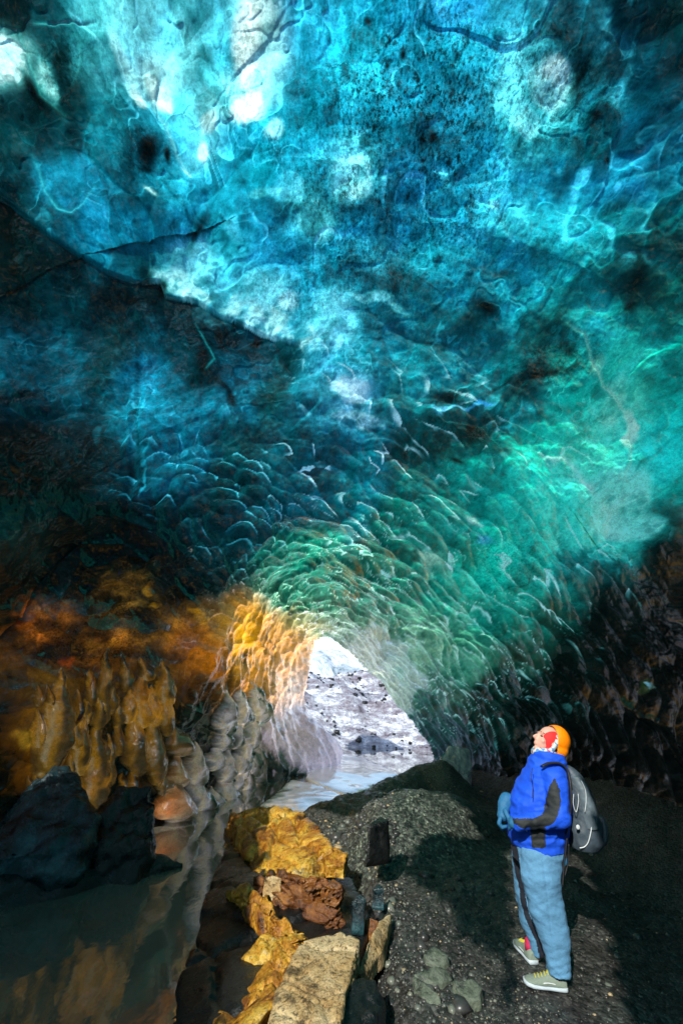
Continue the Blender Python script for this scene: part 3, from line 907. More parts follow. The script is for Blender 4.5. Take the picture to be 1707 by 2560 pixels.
# ------------------------------------------------------------------ water
def build_water():
    b = NB('meltwater')
    co = b.coord((1, .6, 1))
    pr = b.n('BsdfPrincipled')
    b.set(pr, 'Base Color', b.ramp(b.noise(co, .7, 4, .6), [(.3, (.085, .080, .062)), (.7, (.16, .15, .115))]))
    pr.inputs['Roughness'].default_value = .04
    pr.inputs['IOR'].default_value = 2.0
    pr.inputs['Coat Weight'].default_value = 1
    pr.inputs['Coat Roughness'].default_value = .02
    n1 = b.bump(b.noise(co, 2.2, 3, .5, .5), .16, .04)
    n2 = b.bump(b.noise(co, 9, 2, .5), .12, .02, n1)
    b.set(pr, 'Normal', n2)
    m = b.finish(pr.outputs[0])
    V = [(-9, -8, WATER_Z), (9, -8, WATER_Z), (9, 24, WATER_Z), (-9, 24, WATER_Z)]
    o = mesh_obj('water', V, [(0, 1, 2, 3)], m, smooth=False)
    tag(o, kind='structure')


build_water()

# ------------------------------------------------------------------ outside, seen through the mouth
def build_outside():
    b = NB('glacier_slope')
    co = b.coord()
    n = b.noise(b.coord((.8, 1.0, 1.6)), 1.0, 12, .84, .15)
    c = b.ramp(n, [(.37, (.05, .05, .06)), (.44, (.19, .17, .21)), (.51, (.34, .37, .43)), (.57, (.72, .78, .86))])
    pr = b.n('BsdfPrincipled')
    b.set(pr, 'Base Color', c)
    pr.inputs['Roughness'].default_value = .5
    b.set(pr, 'Normal', b.bump(b.noise(co, 3, 6, .7), .9, .3))
    m = b.finish(pr.outputs[0])
    x = np.linspace(-30, 40, 260)
    y = np.linspace(17.2, 30, 160)
    X, Y = np.meshgrid(x, y)
    P = np.stack([X, Y, 0 * X], -1)
    h = -.6 + 1.0 * ss(17.2, 20.5, Y - .25 * (X - 1)) + 1.9 * ss(19.5, 26, Y + .5 * np.abs(X - 1.8)) - 3.5 * ss(26, 29.5, Y)
    h += .55 * fbm(P * .45, 5, 81) * ss(17.2, 20, Y) + .16 * fbm(P * 1.8, 4, 82)
    o = mesh_obj('glacier_slope', np.stack([X, Y, h], -1).reshape(-1, 3), grid_faces(len(y), len(x)), m)
    tag(o, kind='structure')
    b = NB('glacier_ice')
    co = b.coord((1, 1, .6))
    c = b.ramp(b.noise(co, .42, 7, .7, 1.2), [(.36, (.10, .16, .20)), (.46, (.42, .52, .60)), (.60, (.75, .80, .85))])
    pr = b.n('BsdfPrincipled')
    b.set(pr, 'Base Color', c)
    pr.inputs['Roughness'].default_value = .4
    b.set(pr, 'Normal', b.bump(b.noise(co, 2, 6, .7), .8, .4))
    y = np.linspace(28, 70, 160)
    X, Y = np.meshgrid(x, y)
    P = np.stack([X, Y, 0 * X], -1)
    h = -1.5 + 5.2 * ss(28, 40, Y - .35 * np.abs(X + 1.5)) + 1.2 * fbm(P * .18, 5, 84)
    o = mesh_obj('glacier_hill', np.stack([X, Y, h], -1).reshape(-1, 3), grid_faces(len(y), len(x)), b.finish(pr.outputs[0]))
    tag(o, kind='structure')


build_outside()

#@@ROCKS
# ------------------------------------------------------------------ rocks
def rock_material(name, stops, scale=2.5, rough=(.18, .7), bump=.7, bdist=.02, speck=0.0, strata=(1, 1, 1)):
    b = NB(name)
    co = b.coord(strata)
    n = b.noise(co, scale, 9, .76, .6)
    c = b.ramp(n, stops)
    sp = b.ramp(b.noise(b.coord(), 34, 6, .8), [(.40, .06), (.49, 1)])
    vein = b.ramp(b.noise(b.coord((1, 1, 2)), 1.9, 8, .8, .5), [(.485, 1), (.5, .25), (.515, 1)])
    c = b.mix(.7, c, vein, 'MULTIPLY')
    mud = b.ramp(b.noise(b.coord(), 2.6, 9, .8, .2), [(.40, .10), (.47, 1)])
    c = b.mix(.85, c, mud, 'MULTIPLY')
    c = b.mix(speck, c, b.mix(1, c, sp, 'MULTIPLY'))
    pr = b.n('BsdfPrincipled')
    b.set(pr, 'Base Color', c)
    b.set(pr, 'Roughness', b.ramp(b.noise(co, 7, 4, .6), [(.35, rough[0]), (.65, rough[1])]))
    h = b.math('ADD', b.noise(co, 9, 7, .7), b.math('MULTIPLY', b.noise(b.coord(), 50, 4, .7), .35))
    b.set(pr, 'Normal', b.bump(h, bump, bdist * 1.6))
    return b.finish(pr.outputs[0])


M_GOLD = rock_material('ochre_rock', [(.32, (.05, .015, .003)), (.43, (.26, .085, .008)), (.52, (.50, .24, .02)), (.60, (.60, .38, .05)), (.70, (.55, .42, .22))], 2.2, speck=.8)
M_BROWN = rock_material('rust_rock', [(.32, (.025, .012, .006)), (.46, (.14, .045, .010)), (.56, (.26, .10, .015)), (.7, (.42, .22, .06))], 3, speck=.5, strata=(1, 1, 2.5))
M_PALE = rock_material('pale_slab_rock', [(.30, (.26, .13, .04)), (.45, (.46, .30, .12)), (.6, (.60, .47, .26))], 2.2, speck=.85, rough=(.45, .8))
M_DARK = rock_material('dark_wet_rock', [(.3, (.003, .0035, .004)), (.6, (.009, .011, .011)), (.75, (.02, .027, .026))], 3, rough=(.12, .5))
M_GREEN = rock_material('green_grey_stone', [(.3, (.05, .065, .05)), (.55, (.12, .15, .11)), (.75, (.22, .25, .19))], 6, rough=(.3, .7), speck=.4)
M_TEAL = rock_material('dark_teal_stone', [(.40, (.003, .005, .006)), (.52, (.012, .035, .045)), (.62, (.03, .10, .12)), (.72, (.10, .07, .02))], 3, rough=(.12, .4))


def hull_rock(name, pts, mat, down=.35, rough=.03, cuts=6, smooth=1, seed=0, label=None, cat='rock', group=None, base=None, strat=0.0):
    """pts: (px, py, z) or ('y', px, py, y): outline points of the upper surface; a skirt of points is sunk below it"""
    W = []
    for p in pts:
        W.append(at(p[1], p[2], y=p[3]) if p[0] == 'y' else at(p[0], p[1], z=p[2]))
    W = np.array(W)
    c = W.mean(0)
    lo = W.copy()
    lo[:, :2] = c[:2] + (W[:, :2] - c[:2]) * 1.03
    lo[:, 2] = (base if base is not None else W[:, 2].min() - down)
    top = c.copy()
    top[2] = W[:, 2].max() + 0.01
    bm = bmesh.new()
    for p in np.concatenate([W, lo]):
        bm.verts.new(p)
    r = bmesh.ops.convex_hull(bm, input=bm.verts)
    for v in [v for v in bm.verts if not v.link_faces]:
        bm.verts.remove(v)
    size = float(np.ptp(W, axis=0).max())
    for _ in range(cuts):
        longe = [e for e in bm.edges if e.calc_length() > size / (44 if strat else 26)]
        if not longe:
            break
        bmesh.ops.subdivide_edges(bm, edges=longe, cuts=1)
        bmesh.ops.triangulate(bm, faces=bm.faces[:])
        if _ == 3 and not strat:
            bmesh.ops.smooth_vert(bm, verts=bm.verts, factor=.5, use_axis_x=True, use_axis_y=True, use_axis_z=True)
    for _ in range(smooth):
        bmesh.ops.smooth_vert(bm, verts=bm.verts, factor=.5, use_axis_x=True, use_axis_y=True, use_axis_z=True)
    bm.normal_update()
    V = np.array([v.co[:] for v in bm.verts])
    Nn = np.array([v.normal[:] for v in bm.verts])
    d = (.45 if strat else 1) * rough * (fbm(V * 2.2 / max(size, .3), 3, seed) + .45 * fbm(V * 7 / max(size, .3), 3, seed + 5))
    if strat:
        f1, f2, cid = worley((V + .1 * size * fbm(V * 2 / size, 2, seed)[:, None]) * np.array([3.4, 3.4, 7.0]) / max(size, .3), seed + 9)
        bed = (V @ np.array([.25, .35, .9])) / max(size, .3) * 9 + 1.5 * fbm(V * 1.5 / max(size, .3), 2, seed + 3)
        stepb = np.floor(bed) + ss(.0, .18, bed % 1)
        d += strat * (.9 * hash3(np.floor(bed).astype(np.int64), 0 * bed.astype(np.int64), 0 * bed.astype(np.int64), seed) / 4294967295.0 - .45) * 1.0 + strat * .5 * (ss(0, .2, bed % 1) - 1)
        d += strat * (cid - .5) - strat * .8 * ss(.12, 0, f2 - f1)
    V = V + Nn * d[:, None]
    o_ = V.mean(0)
    for v, p in zip(bm.verts, V):
        v.co = p - o_
    me = bpy.data.meshes.new(name)
    bm.to_mesh(me)
    bm.free()
    me.polygons.foreach_set('use_smooth', np.ones(len(me.polygons), bool))
    me.materials.append(mat)
    o = link(bpy.data.objects.new(name, me))
    o.location = o_
    return tag(o, label, cat, group)


hull_rock('boulder', [(572, 2030, .02), (655, 2008, .20), (752, 2028, .24), (805, 2075, .28), (832, 2125, .26), (745, 2178, .12), (640, 2194, -.05), (598, 2110, -.12)], M_GOLD, rough=.06, seed=1, strat=.06,
          label='wide flat-topped golden boulder at the water edge, in front of the bright water', cat='boulder')
hull_rock('boulder', [(636, 2194, .10), (720, 2178, .22), (800, 2190, .30), (862, 2225, .26), (866, 2318, -.02), (800, 2348, -.1), (738, 2330, -.12), (684, 2262, -.08)], M_BROWN, rough=.05, seed=2, strat=.09,
          label='round rust-brown boulder behind the pale pointed slab', cat='boulder')
hull_rock('rock_ledge', [(566, 2222, -.02), (612, 2210, .08), (690, 2268, .12), (757, 2345, .13), (735, 2388, .0), (665, 2348, -.12), (630, 2300, -.18)], M_GOLD, rough=.06, seed=3, strat=.08,
          label='narrow crumbling yellow rock strip running down to the rust-brown boulder', cat='rock')
hull_rock('rock_ledge', [(668, 2352, -.05), (745, 2352, .12), (790, 2400, .12), (728, 2450, .12), (660, 2540, .08), (580, 2640, .0), (420, 2640, -.28), (545, 2505, -.2), (640, 2415, -.2)], M_GOLD, rough=.07, seed=4, strat=.08,
          label='rough mustard-yellow rock sloping into the dark water at the bottom edge', cat='rock')
hull_rock('rock_slab', [(758, 2352, .17), (853, 2326, .20), (897, 2352, .22), (887, 2443, .17), (846, 2486, .16), (822, 2640, .16), (650, 2650, .10), (690, 2480, .12), (728, 2400, .16)], M_PALE, rough=.02, seed=5, strat=.02, smooth=0, down=.45,
          label='pale cream slab with a sharp straight right edge, in the foreground', cat='rock')
hull_rock('dark_rock', [(838, 2480, .10), (880, 2440, .17), (940, 2440, .15), (960, 2520, .08), (940, 2620, .08), (826, 2640, .05)], M_DARK, rough=.03, seed=6,
          label='smooth black rock leaning on the right edge of the pale cream slab', cat='rock')
hull_rock('block_of_rock', [(920, 2062, .62), (950, 2040, .66), (973, 2052, .64), (972, 2105, .36), (948, 2116, .34), (924, 2108, .36)], M_DARK, rough=.012, seed=7, smooth=0, down=.1, cuts=3,
          label='black angular block perched on the middle mound', cat='rock')
hull_rock('stone', [(882, 2250, .30), (898, 2236, .32), (913, 2246, .32), (912, 2280, .2), (896, 2290, .16), (880, 2280, .18)], M_TEAL, rough=.012, seed=8, down=.1, cuts=3,
          label='small black stone wedged right beside the rust-brown boulder', cat='stone')
hull_rock('stone', [(930, 2222, .22), (945, 2209, .24), (961, 2220, .24), (958, 2240, .16), (936, 2246, .14)], M_TEAL, rough=.008, seed=9, down=.08, cuts=3,
          label='small smooth grey-blue stone under the edge of the middle mound', cat='stone')
hull_rock('rock_shard', [(978, 2285, .10), (950, 2300, .13), (915, 2360, .14), (895, 2425, .10), (920, 2432, .05), (955, 2380, .05)], M_PALE, rough=.02, seed=10, down=.12,
          label='long thin orange-tan shard lying to the right of the pale cream slab', cat='rock')
hull_rock('flat_stone', [(1058, 2385, .07), (1085, 2366, .09), (1118, 2385, .08), (1122, 2405, .04), (1095, 2418, .03), (1066, 2405, .04)], M_GREEN, rough=.012, seed=11, down=.06, cuts=3,
          label='olive oval stone, uppermost of the flat stones near the shoes', cat='stone', group='flat stones in the gravel')
hull_rock('flat_stone', [(1034, 2432, .07), (1080, 2414, .09), (1128, 2424, .08), (1134, 2450, .04), (1085, 2462, .03), (1044, 2450, .04)], M_GREEN, rough=.012, seed=12, down=.06, cuts=3,
          label='wide pale green stone just below the olive oval stone', cat='stone', group='flat stones in the gravel')
hull_rock('flat_stone', [(1032, 2442, .07), (1052, 2450, .08), (1100, 2486, .08), (1104, 2508, .04), (1075, 2508, .03), (1036, 2474, .04)], M_GREEN, rough=.012, seed=13, down=.06, cuts=3,
          label='tilted grey-green stone lowest of the flat stones', cat='stone', group='flat stones in the gravel')
hull_rock('flat_stone', [(1130, 2452, .07), (1180, 2446, .09), (1206, 2466, .08), (1200, 2498, .04), (1165, 2502, .03), (1140, 2478, .04)], M_GREEN, rough=.012, seed=14, down=.06, cuts=3,
          label='squarish green-grey stone, the flat stone closest to the near shoe', cat='stone', group='flat stones in the gravel')
# dark rocks along the left shore
hull_rock('shore_boulder', [('y', 20, 2010, 6.4), ('y', 85, 1938, 6.6), ('y', 150, 1908, 6.8), ('y', 212, 1955, 6.6), ('y', 250, 2040, 6.3), ('y', 200, 2110, 6.0), ('y', 60, 2130, 5.8), ('y', -60, 2160, 5.6)], M_TEAL, rough=.10, seed=15, base=-.7,
          label='big rounded blue-black boulder under the golden ice at the left edge', cat='boulder')
hull_rock('shore_boulder', [('y', 215, 2085, 6.6), ('y', 262, 2010, 6.8), ('y', 300, 1962, 6.9), ('y', 380, 1958, 7.0), ('y', 396, 2000, 6.9), ('y', 392, 2080, 6.6), ('y', 350, 2122, 6.4), ('y', 240, 2130, 6.3)], M_DARK, rough=.08, seed=16, base=-.7,
          label='black wedge-shaped boulder left of the hanging icy knobs over the water', cat='boulder')
hull_rock('shore_rock', [(-120, 2230, -.05), (60, 2130, .0), (200, 2105, .02), (330, 2112, .0), (420, 2135, -.1), (470, 2160, -.22), (380, 2180, -.28), (150, 2180, -.26), (-60, 2300, -.28)], M_DARK, rough=.07, seed=17, down=.3,
          label='low black rock shelf along the left shore, below the two dark boulders', cat='rock')


hull_rock('rock_shelf', [(560, 2120, -.14), (640, 2150, -.06), (760, 2180, .0), (880, 2190, .05), (930, 2300, .04), (890, 2420, .04), (760, 2480, .0), (600, 2620, -.1), (400, 2640, -.3), (520, 2500, -.24), (560, 2300, -.2)], M_DARK, rough=.05, seed=31, strat=.06,
          label='low dark layered rock shelf under the golden rocks and the pale slab', cat='rock')
hull_rock('stone', [(905, 2300, .10), (925, 2292, .14), (948, 2300, .12), (940, 2325, .06), (915, 2328, .05)], M_BROWN, rough=.012, seed=32, down=.08, cuts=3,
          label='small rusty stone touching the top of the long orange-tan shard', cat='stone')
hull_rock('stone', [(800, 2130, .22), (835, 2118, .27), (868, 2130, .26), (862, 2160, .2), (815, 2165, .18)], M_GOLD, rough=.02, seed=33, down=.12, cuts=4,
          label='small yellow stone at the right end of the wide golden boulder', cat='stone')
hull_rock('stone', [(660, 2200, .16), (680, 2190, .20), (704, 2196, .20), (700, 2212, .14), (668, 2214, .12)], M_PALE, rough=.015, seed=34, down=.12, cuts=4,
          label='small pale stone between the golden and the rust-brown boulders', cat='stone')


# small loose pebbles over the gravel: too many to count
def build_pebbles():
    rng = np.random.default_rng(5)
    t = (1 + 5 ** .5) / 2
    base = np.array([(-1, t, 0), (1, t, 0), (-1, -t, 0), (1, -t, 0), (0, -1, t), (0, 1, t), (0, -1, -t), (0, 1, -t), (t, 0, -1), (t, 0, 1), (-t, 0, -1), (-t, 0, 1)]) / 1.9
    fc = np.array([(0, 11, 5), (0, 5, 1), (0, 1, 7), (0, 7, 10), (0, 10, 11), (1, 5, 9), (5, 11, 4), (11, 10, 2), (10, 7, 6), (7, 1, 8), (3, 9, 4), (3, 4, 2), (3, 2, 6), (3, 6, 8), (3, 8, 9), (4, 9, 5), (2, 4, 11), (6, 2, 10), (8, 6, 7), (9, 8, 1)])
    n = 26000
    px = rng.uniform(560, 1760, n)
    py = rng.uniform(1920, 2620, n)
    P = CAM + rays(px, py) * ((0.05 - CAM[2]) / rays(px, py)[:, 2])[:, None]
    keep = (poly_sdf(P[:, 0], P[:, 1], LAND) < -.02) & (P[:, 1] < 12) & (rng.uniform(size=n) < np.where(P[:, 0] > 1.75 + .0 * P[:, 1], .22, .85))
    P = P[keep]
    P2 = np.stack([rng.uniform(-.85, 1.0, 2600), rng.uniform(3.6, 8.6, 2600), np.zeros(2600)], -1)
    big = np.concatenate([np.zeros(len(P)), np.ones(len(P2))])
    P = np.concatenate([P, P2])
    P[:, 2] = ground_h(P[:, 0], P[:, 1])
    n = len(P)
    s = np.exp(rng.normal(0, .5, n)) * .0042 * np.sqrt(np.hypot(P[:, 0], P[:, 1]) / 4) * np.where(rng.uniform(size=n) < .05, 2.6, 1) * np.where(rng.uniform(size=n) < .008, 3.5, 1) * np.where(big > 0, 2.6, 1)
    V = base[None] * s[:, None, None] * rng.uniform(.6, 1.4, (n, 12, 3)) * np.array([1, 1, .7])
    a = rng.uniform(0, 6.28, n)
    ca, sa = np.cos(a)[:, None], np.sin(a)[:, None]
    V = np.stack([V[..., 0] * ca - V[..., 1] * sa, V[..., 0] * sa + V[..., 1] * ca, V[..., 2]], -1) + P[:, None, :]
    Fc = (fc[None] + (np.arange(n) * 12)[:, None, None]).reshape(-1, 3)
    shade = np.repeat(np.clip(rng.uniform(0, 1, n) + .25 * big * (P[:, 0] < .3), 0, 1), 12)
    b = NB('pebble_mix')
    at_ = b.n('Attribute', attribute_name='kind_of_stone')
    c = b.ramp(at_.outputs['Fac'], [(.0, (.014, .015, .016)), (.55, (.05, .052, .05)), (.8, (.10, .115, .10)), (.93, (.16, .17, .13)), (1.0, (.35, .26, .14))])
    pr = b.n('BsdfPrincipled')
    b.set(pr, 'Base Color', c)
    pr.inputs['Roughness'].default_value = .35
    o = mesh_obj('gravel', V.reshape(-1, 3), Fc, b.finish(pr.outputs[0]), smooth=False, attrs={'kind_of_stone': shade})
    tag(o, 'loose dark gravel with a few pale pebbles over the cave floor', 'gravel', kind='stuff')


build_pebbles()


def build_scree():
    rng = np.random.default_rng(9)
    t = (1 + 5 ** .5) / 2
    base = np.array([(-1, t, 0), (1, t, 0), (-1, -t, 0), (1, -t, 0), (0, -1, t), (0, 1, t), (0, -1, -t), (0, 1, -t), (t, 0, -1), (t, 0, 1), (-t, 0, -1), (-t, 0, 1)]) / 1.9
    fc = np.array([(0, 11, 5), (0, 5, 1), (0, 1, 7), (0, 7, 10), (0, 10, 11), (1, 5, 9), (5, 11, 4), (11, 10, 2), (10, 7, 6), (7, 1, 8), (3, 9, 4), (3, 4, 2), (3, 2, 6), (3, 6, 8), (3, 8, 9), (4, 9, 5), (2, 4, 11), (6, 2, 10), (8, 6, 7), (9, 8, 1)])
    me = bpy.data.objects['glacier_slope'].data
    co = np.zeros(len(me.vertices) * 3, np.float32)
    me.vertices.foreach_get('co', co)
    co = co.reshape(-1, 3)
    m = (co[:, 0] > -4) & (co[:, 0] < 8) & (co[:, 1] < 27) & (co[:, 2] > -.3)
    P = co[m][rng.integers(0, m.sum(), 900)].astype(float)
    P[:, :2] += rng.normal(0, .1, (len(P), 2))
    n = len(P)
    s = np.exp(rng.normal(0, .7, n)) * .035
    V = base[None] * s[:, None, None] * rng.uniform(.5, 1.5, (n, 12, 3)) * np.array([1, 1, .7]) + P[:, None, :]
    Fc = (fc[None] + (np.arange(n) * 12)[:, None, None]).reshape(-1, 3)
    o = mesh_obj('scree', V.reshape(-1, 3), Fc, M_DARK, smooth=False)
    tag(o, 'dark scree scattered over the snowy slope outside the cave mouth', 'scree', kind='stuff')


build_scree()


# ------------------------------------------------------------------ clear ice and painted sky glare on the water
def clear_ice_material():
    b = NB('pale_ice')
    co = b.coord()
    n = b.noise(co, 2.5, 6, .7, .8)
    c = b.ramp(n, [(.35, (.20, .26, .28)), (.5, (.45, .52, .55)), (.62, (.80, .85, .88))])
    pr = b.n('BsdfPrincipled')
    b.set(pr, 'Base Color', c)
    pr.inputs['Roughness'].default_value = .12
    pr.inputs['Transmission Weight'].default_value = .25
    pr.inputs['IOR'].default_value = 1.31
    b.set(pr, 'Normal', b.bump(b.noise(co, 5, 4, .6, 1.0), .6, .05))
    return b.finish(pr.outputs[0])


M_CLEAR = clear_ice_material()
M_WHITE = M_CLEAR.copy()
M_WHITE.node_tree.nodes['Principled BSDF'].inputs['Transmission Weight'].default_value = 0
M_WHITE.node_tree.nodes['Principled BSDF'].inputs['IOR'].default_value = 2.4
M_WHITE.node_tree.nodes['Principled BSDF'].inputs['Coat Weight'].default_value = 1
M_WHITE.node_tree.nodes['Bump'].inputs['Strength'].default_value = .15
for _l in list(M_WHITE.node_tree.nodes['Principled BSDF'].inputs['Base Color'].links):
    M_WHITE.node_tree.links.remove(_l)
M_WHITE.node_tree.nodes['Principled BSDF'].inputs['Base Color'].default_value = (.88, .92, .95, 1)
hull_rock('pale_sheet', [(765, 1948, -.2), (772, 1902, -.2), (850, 1880, -.17), (905, 1890, -.17), (1000, 1932, -.17), (935, 1965, -.18), (870, 1990, -.2)], M_WHITE, down=.12, rough=.03, seed=21,
          label='broad pale sheet of broken ice on the water, nearest the cave mouth', cat='ice')
hull_rock('pale_sheet', [(650, 2016, -.23), (730, 1950, -.19), (800, 1962, -.17), (884, 2000, -.2), (760, 2034, -.22)], M_WHITE, down=.12, rough=.03, seed=22,  # white sheet put in for the sky's reflection on the water
          label='white sheet standing in for sky glare on the water, just behind the gravel ridge', cat='ice')
hull_rock('ice_block', [('y', 1098, 1882, 11.9), ('y', 1130, 1868, 12.0), ('y', 1168, 1876, 12.0), ('y', 1180, 1910, 11.8), ('y', 1170, 1936, 11.6), ('y', 1112, 1932, 11.6)], M_CLEAR, down=.4, rough=.06, seed=23,
          label='rounded glassy ice block at the foot of the right wall by the mouth', cat='ice')

#@@PERSON
# ------------------------------------------------------------------ the visitor
def cloth(name, col, rough=.8, var=.12, scale=40, bump=.3, coat=0.0, attr=None, col2=None, sheen=0.0):
    b = NB(name)
    co = b.coord()
    n = b.noise(co, scale, 4, .6)
    big = b.noise(co, 6, 4, .6)
    k = b.math('ADD', b.math('MULTIPLY', b.math('SUBTRACT', n, .5), var * 2), b.math('MULTIPLY', b.math('SUBTRACT', big, .5), var * 3))
    k = b.math('ADD', k, 1.0)
    base = col
    if attr:
        a = b.n('Attribute', attribute_name=attr)
        base = b.mix(b.ramp(a.outputs['Fac'], [(.45, 0), (.55, 1)]), col, col2)
    v = b.n('CombineXYZ')
    for i_ in range(3):
        b.set(v, str(i_), k)
    c = b.mix(1, base, v.outputs[0], 'MULTIPLY')
    pr = b.n('BsdfPrincipled')
    b.set(pr, 'Base Color', c)
    pr.inputs['Roughness'].default_value = rough
    pr.inputs['Coat Weight'].default_value = coat
    pr.inputs['Sheen Weight'].default_value = sheen
    b.set(pr, 'Normal', b.bump(b.math('ADD', n, b.math('MULTIPLY', big, 2.5)), bump, .008))
    return b.finish(pr.outputs[0])


M_SKIN = cloth('skin', (.62, .33, .25), .5, .05, 60, .1)
M_JACKET = cloth('blue_fleece', (.001, .075, .66), .75, .10, 60, .35, attr='panel', col2=(.012, .016, .018), sheen=0)
M_JEANS = cloth('faded_denim', (.085, .235, .40), .85, .2, 90, .5, attr='leg_gap_shade', col2=(.006, .010, .02))
M_HELMET = cloth('orange_shell', (1.0, .25, .0), .4, .02, 30, .02, coat=.5, attr='slot', col2=(.02, .01, .005))
M_RED = cloth('red_fabric', (.70, .02, .02), .8, .06, 60, .2)
M_SCARF = cloth('patterned_scarf', (.55, .55, .52), .85, .1, 60, .2)
M_GLOVE = cloth('teal_glove', (.012, .12, .26), .7, .15, 50, .4)
M_BLACK = cloth('black_webbing', (.012, .013, .016), .6, .1, 60, .2)
M_PACK = cloth('slate_nylon', (.045, .065, .085), .55, .15, 40, .4)
M_PACK2 = cloth('light_slate_nylon', (.10, .135, .16), .55, .15, 40, .4)
M_PIPE = cloth('reflective_piping', (.55, .60, .62), .4, .05, 40, .1)
M_SOLE = cloth('pale_rubber', (.42, .50, .56), .6, .08, 40, .1)
M_UPPER = cloth('grey_green_mesh', (.17, .22, .18), .8, .12, 70, .4)
M_YEL = cloth('yellow_laces', (.45, .40, .03), .8, .1, 60, .3)
M_SOCK = cloth('crimson_sock', (.38, .01, .06), .8, .1, 60, .3)
M_EYE = cloth('eye', (.04, .03, .025), .2, .02, 40, .05)
M_BROW = cloth('brow_hair', (.09, .05, .03), .7, .1, 60, .2)


def pxm(px, py, y):
    """metres per pixel of the photograph at this place"""
    P = at(px, py, y=y)
    return float((P - CAM) @ _F) / FPX


def add_ball(bm, c, r):
    """ellipsoid; r scalar or (rx, ry, rz), optional 3x3 frame rows"""
    fr = np.eye(3)
    if isinstance(r, tuple) and len(r) == 2:
        r, fr = r
    r = np.array([r] * 3 if np.isscalar(r) else r)
    res = bmesh.ops.create_icosphere(bm, subdivisions=3, radius=1)
    for v in res['verts']:
        p = (np.array(v.co[:]) * r) @ fr + c
        v.co = p


def add_cone(bm, A, B, ra, rb, n=20):
    A, B = np.array(A, float), np.array(B, float)
    add_ball(bm, A, ra)
    add_ball(bm, B, rb)
    d = B - A
    L = np.linalg.norm(d)
    if L < 1e-5:
        return
    d = d / L
    s_ = np.cross(d, [0.3, 1, .2]); s_ /= np.linalg.norm(s_)
    t_ = np.cross(d, s_)
    ring = []
    for c, r in ((A, ra), (B, rb)):
        ring.append([bm.verts.new(c + r * (math.cos(a) * s_ + math.sin(a) * t_)) for a in np.linspace(0, 2 * math.pi, n, endpoint=False)])
    for i in range(n):
        bm.faces.new((ring[0][i], ring[0][(i + 1) % n], ring[1][(i + 1) % n], ring[1][i]))
    bm.faces.new(ring[0][::-1])
    bm.faces.new(ring[1])


def add_loft(bm, secs, n=32, pw=2.3):
    """secs: (px, py, half width px, y, half depth m)"""
    rings = []
    for (cx, cy, hw, y, hd) in secs:
        c = at(cx, cy, y=y)
        rx = hw * pxm(cx, cy, y)
        ring = []
        for a in np.linspace(0, 2 * math.pi, n, endpoint=False):
            ca, sa = math.cos(a), math.sin(a)
            k = (abs(ca) ** pw + abs(sa) ** pw) ** (-1 / pw)
            ring.append(bm.verts.new((c[0] + rx * k * ca, c[1] + hd * k * sa, c[2])))
        rings.append(ring)
    for a, b_ in zip(rings[:-1], rings[1:]):
        for i in range(n):
            bm.faces.new((a[i], a[(i + 1) % n], b_[(i + 1) % n], b_[i]))
    bm.faces.new(rings[0][::-1])
    bm.faces.new(rings[-1])


def fuse(name, bm, mat, parent, voxel=.01, smooth=6, disp=None, attrs=None):
    """one continuous skin over everything in bm"""
    bmesh.ops.recalc_face_normals(bm, faces=bm.faces[:])
    me = bpy.data.meshes.new(name)
    bm.to_mesh(me)
    bm.free()
    o = bpy.data.objects.new(name, me)
    COL.objects.link(o)
    md = o.modifiers.new('r', 'REMESH')
    md.mode = 'VOXEL'
    md.voxel_size = voxel
    ms = o.modifiers.new('s', 'SMOOTH')
    ms.factor = .5
    ms.iterations = smooth
    dg = bpy.context.evaluated_depsgraph_get()
    dg.update()
    m2 = bpy.data.meshes.new_from_object(o.evaluated_get(dg))
    COL.objects.unlink(o)
    bpy.data.objects.remove(o)
    nv = len(m2.vertices)
    V = np.zeros(nv * 3, np.float32); m2.vertices.foreach_get('co', V); V = V.reshape(-1, 3).astype(float)
    N = np.zeros(nv * 3, np.float32); m2.vertices.foreach_get('normal', N); N = N.reshape(-1, 3).astype(float)
    px, py, _ = proj(V)
    if disp is not None:
        V = V + N * disp(V, px, py)[:, None]
        m2.vertices.foreach_set('co', V.astype(np.float32).ravel())
    for an, fn in (attrs or {}).items():
        a_ = m2.attributes.new(an, 'FLOAT', 'POINT')
        a_.data.foreach_set('value', fn(V, px, py, N).astype(np.float32))
    m2.polygons.foreach_set('use_smooth', np.ones(len(m2.polygons), bool))
    m2.materials.clear()
    m2.materials.append(mat)
    m2.name = name
    o = bpy.data.objects.new(name, m2)
    return link(o, parent)


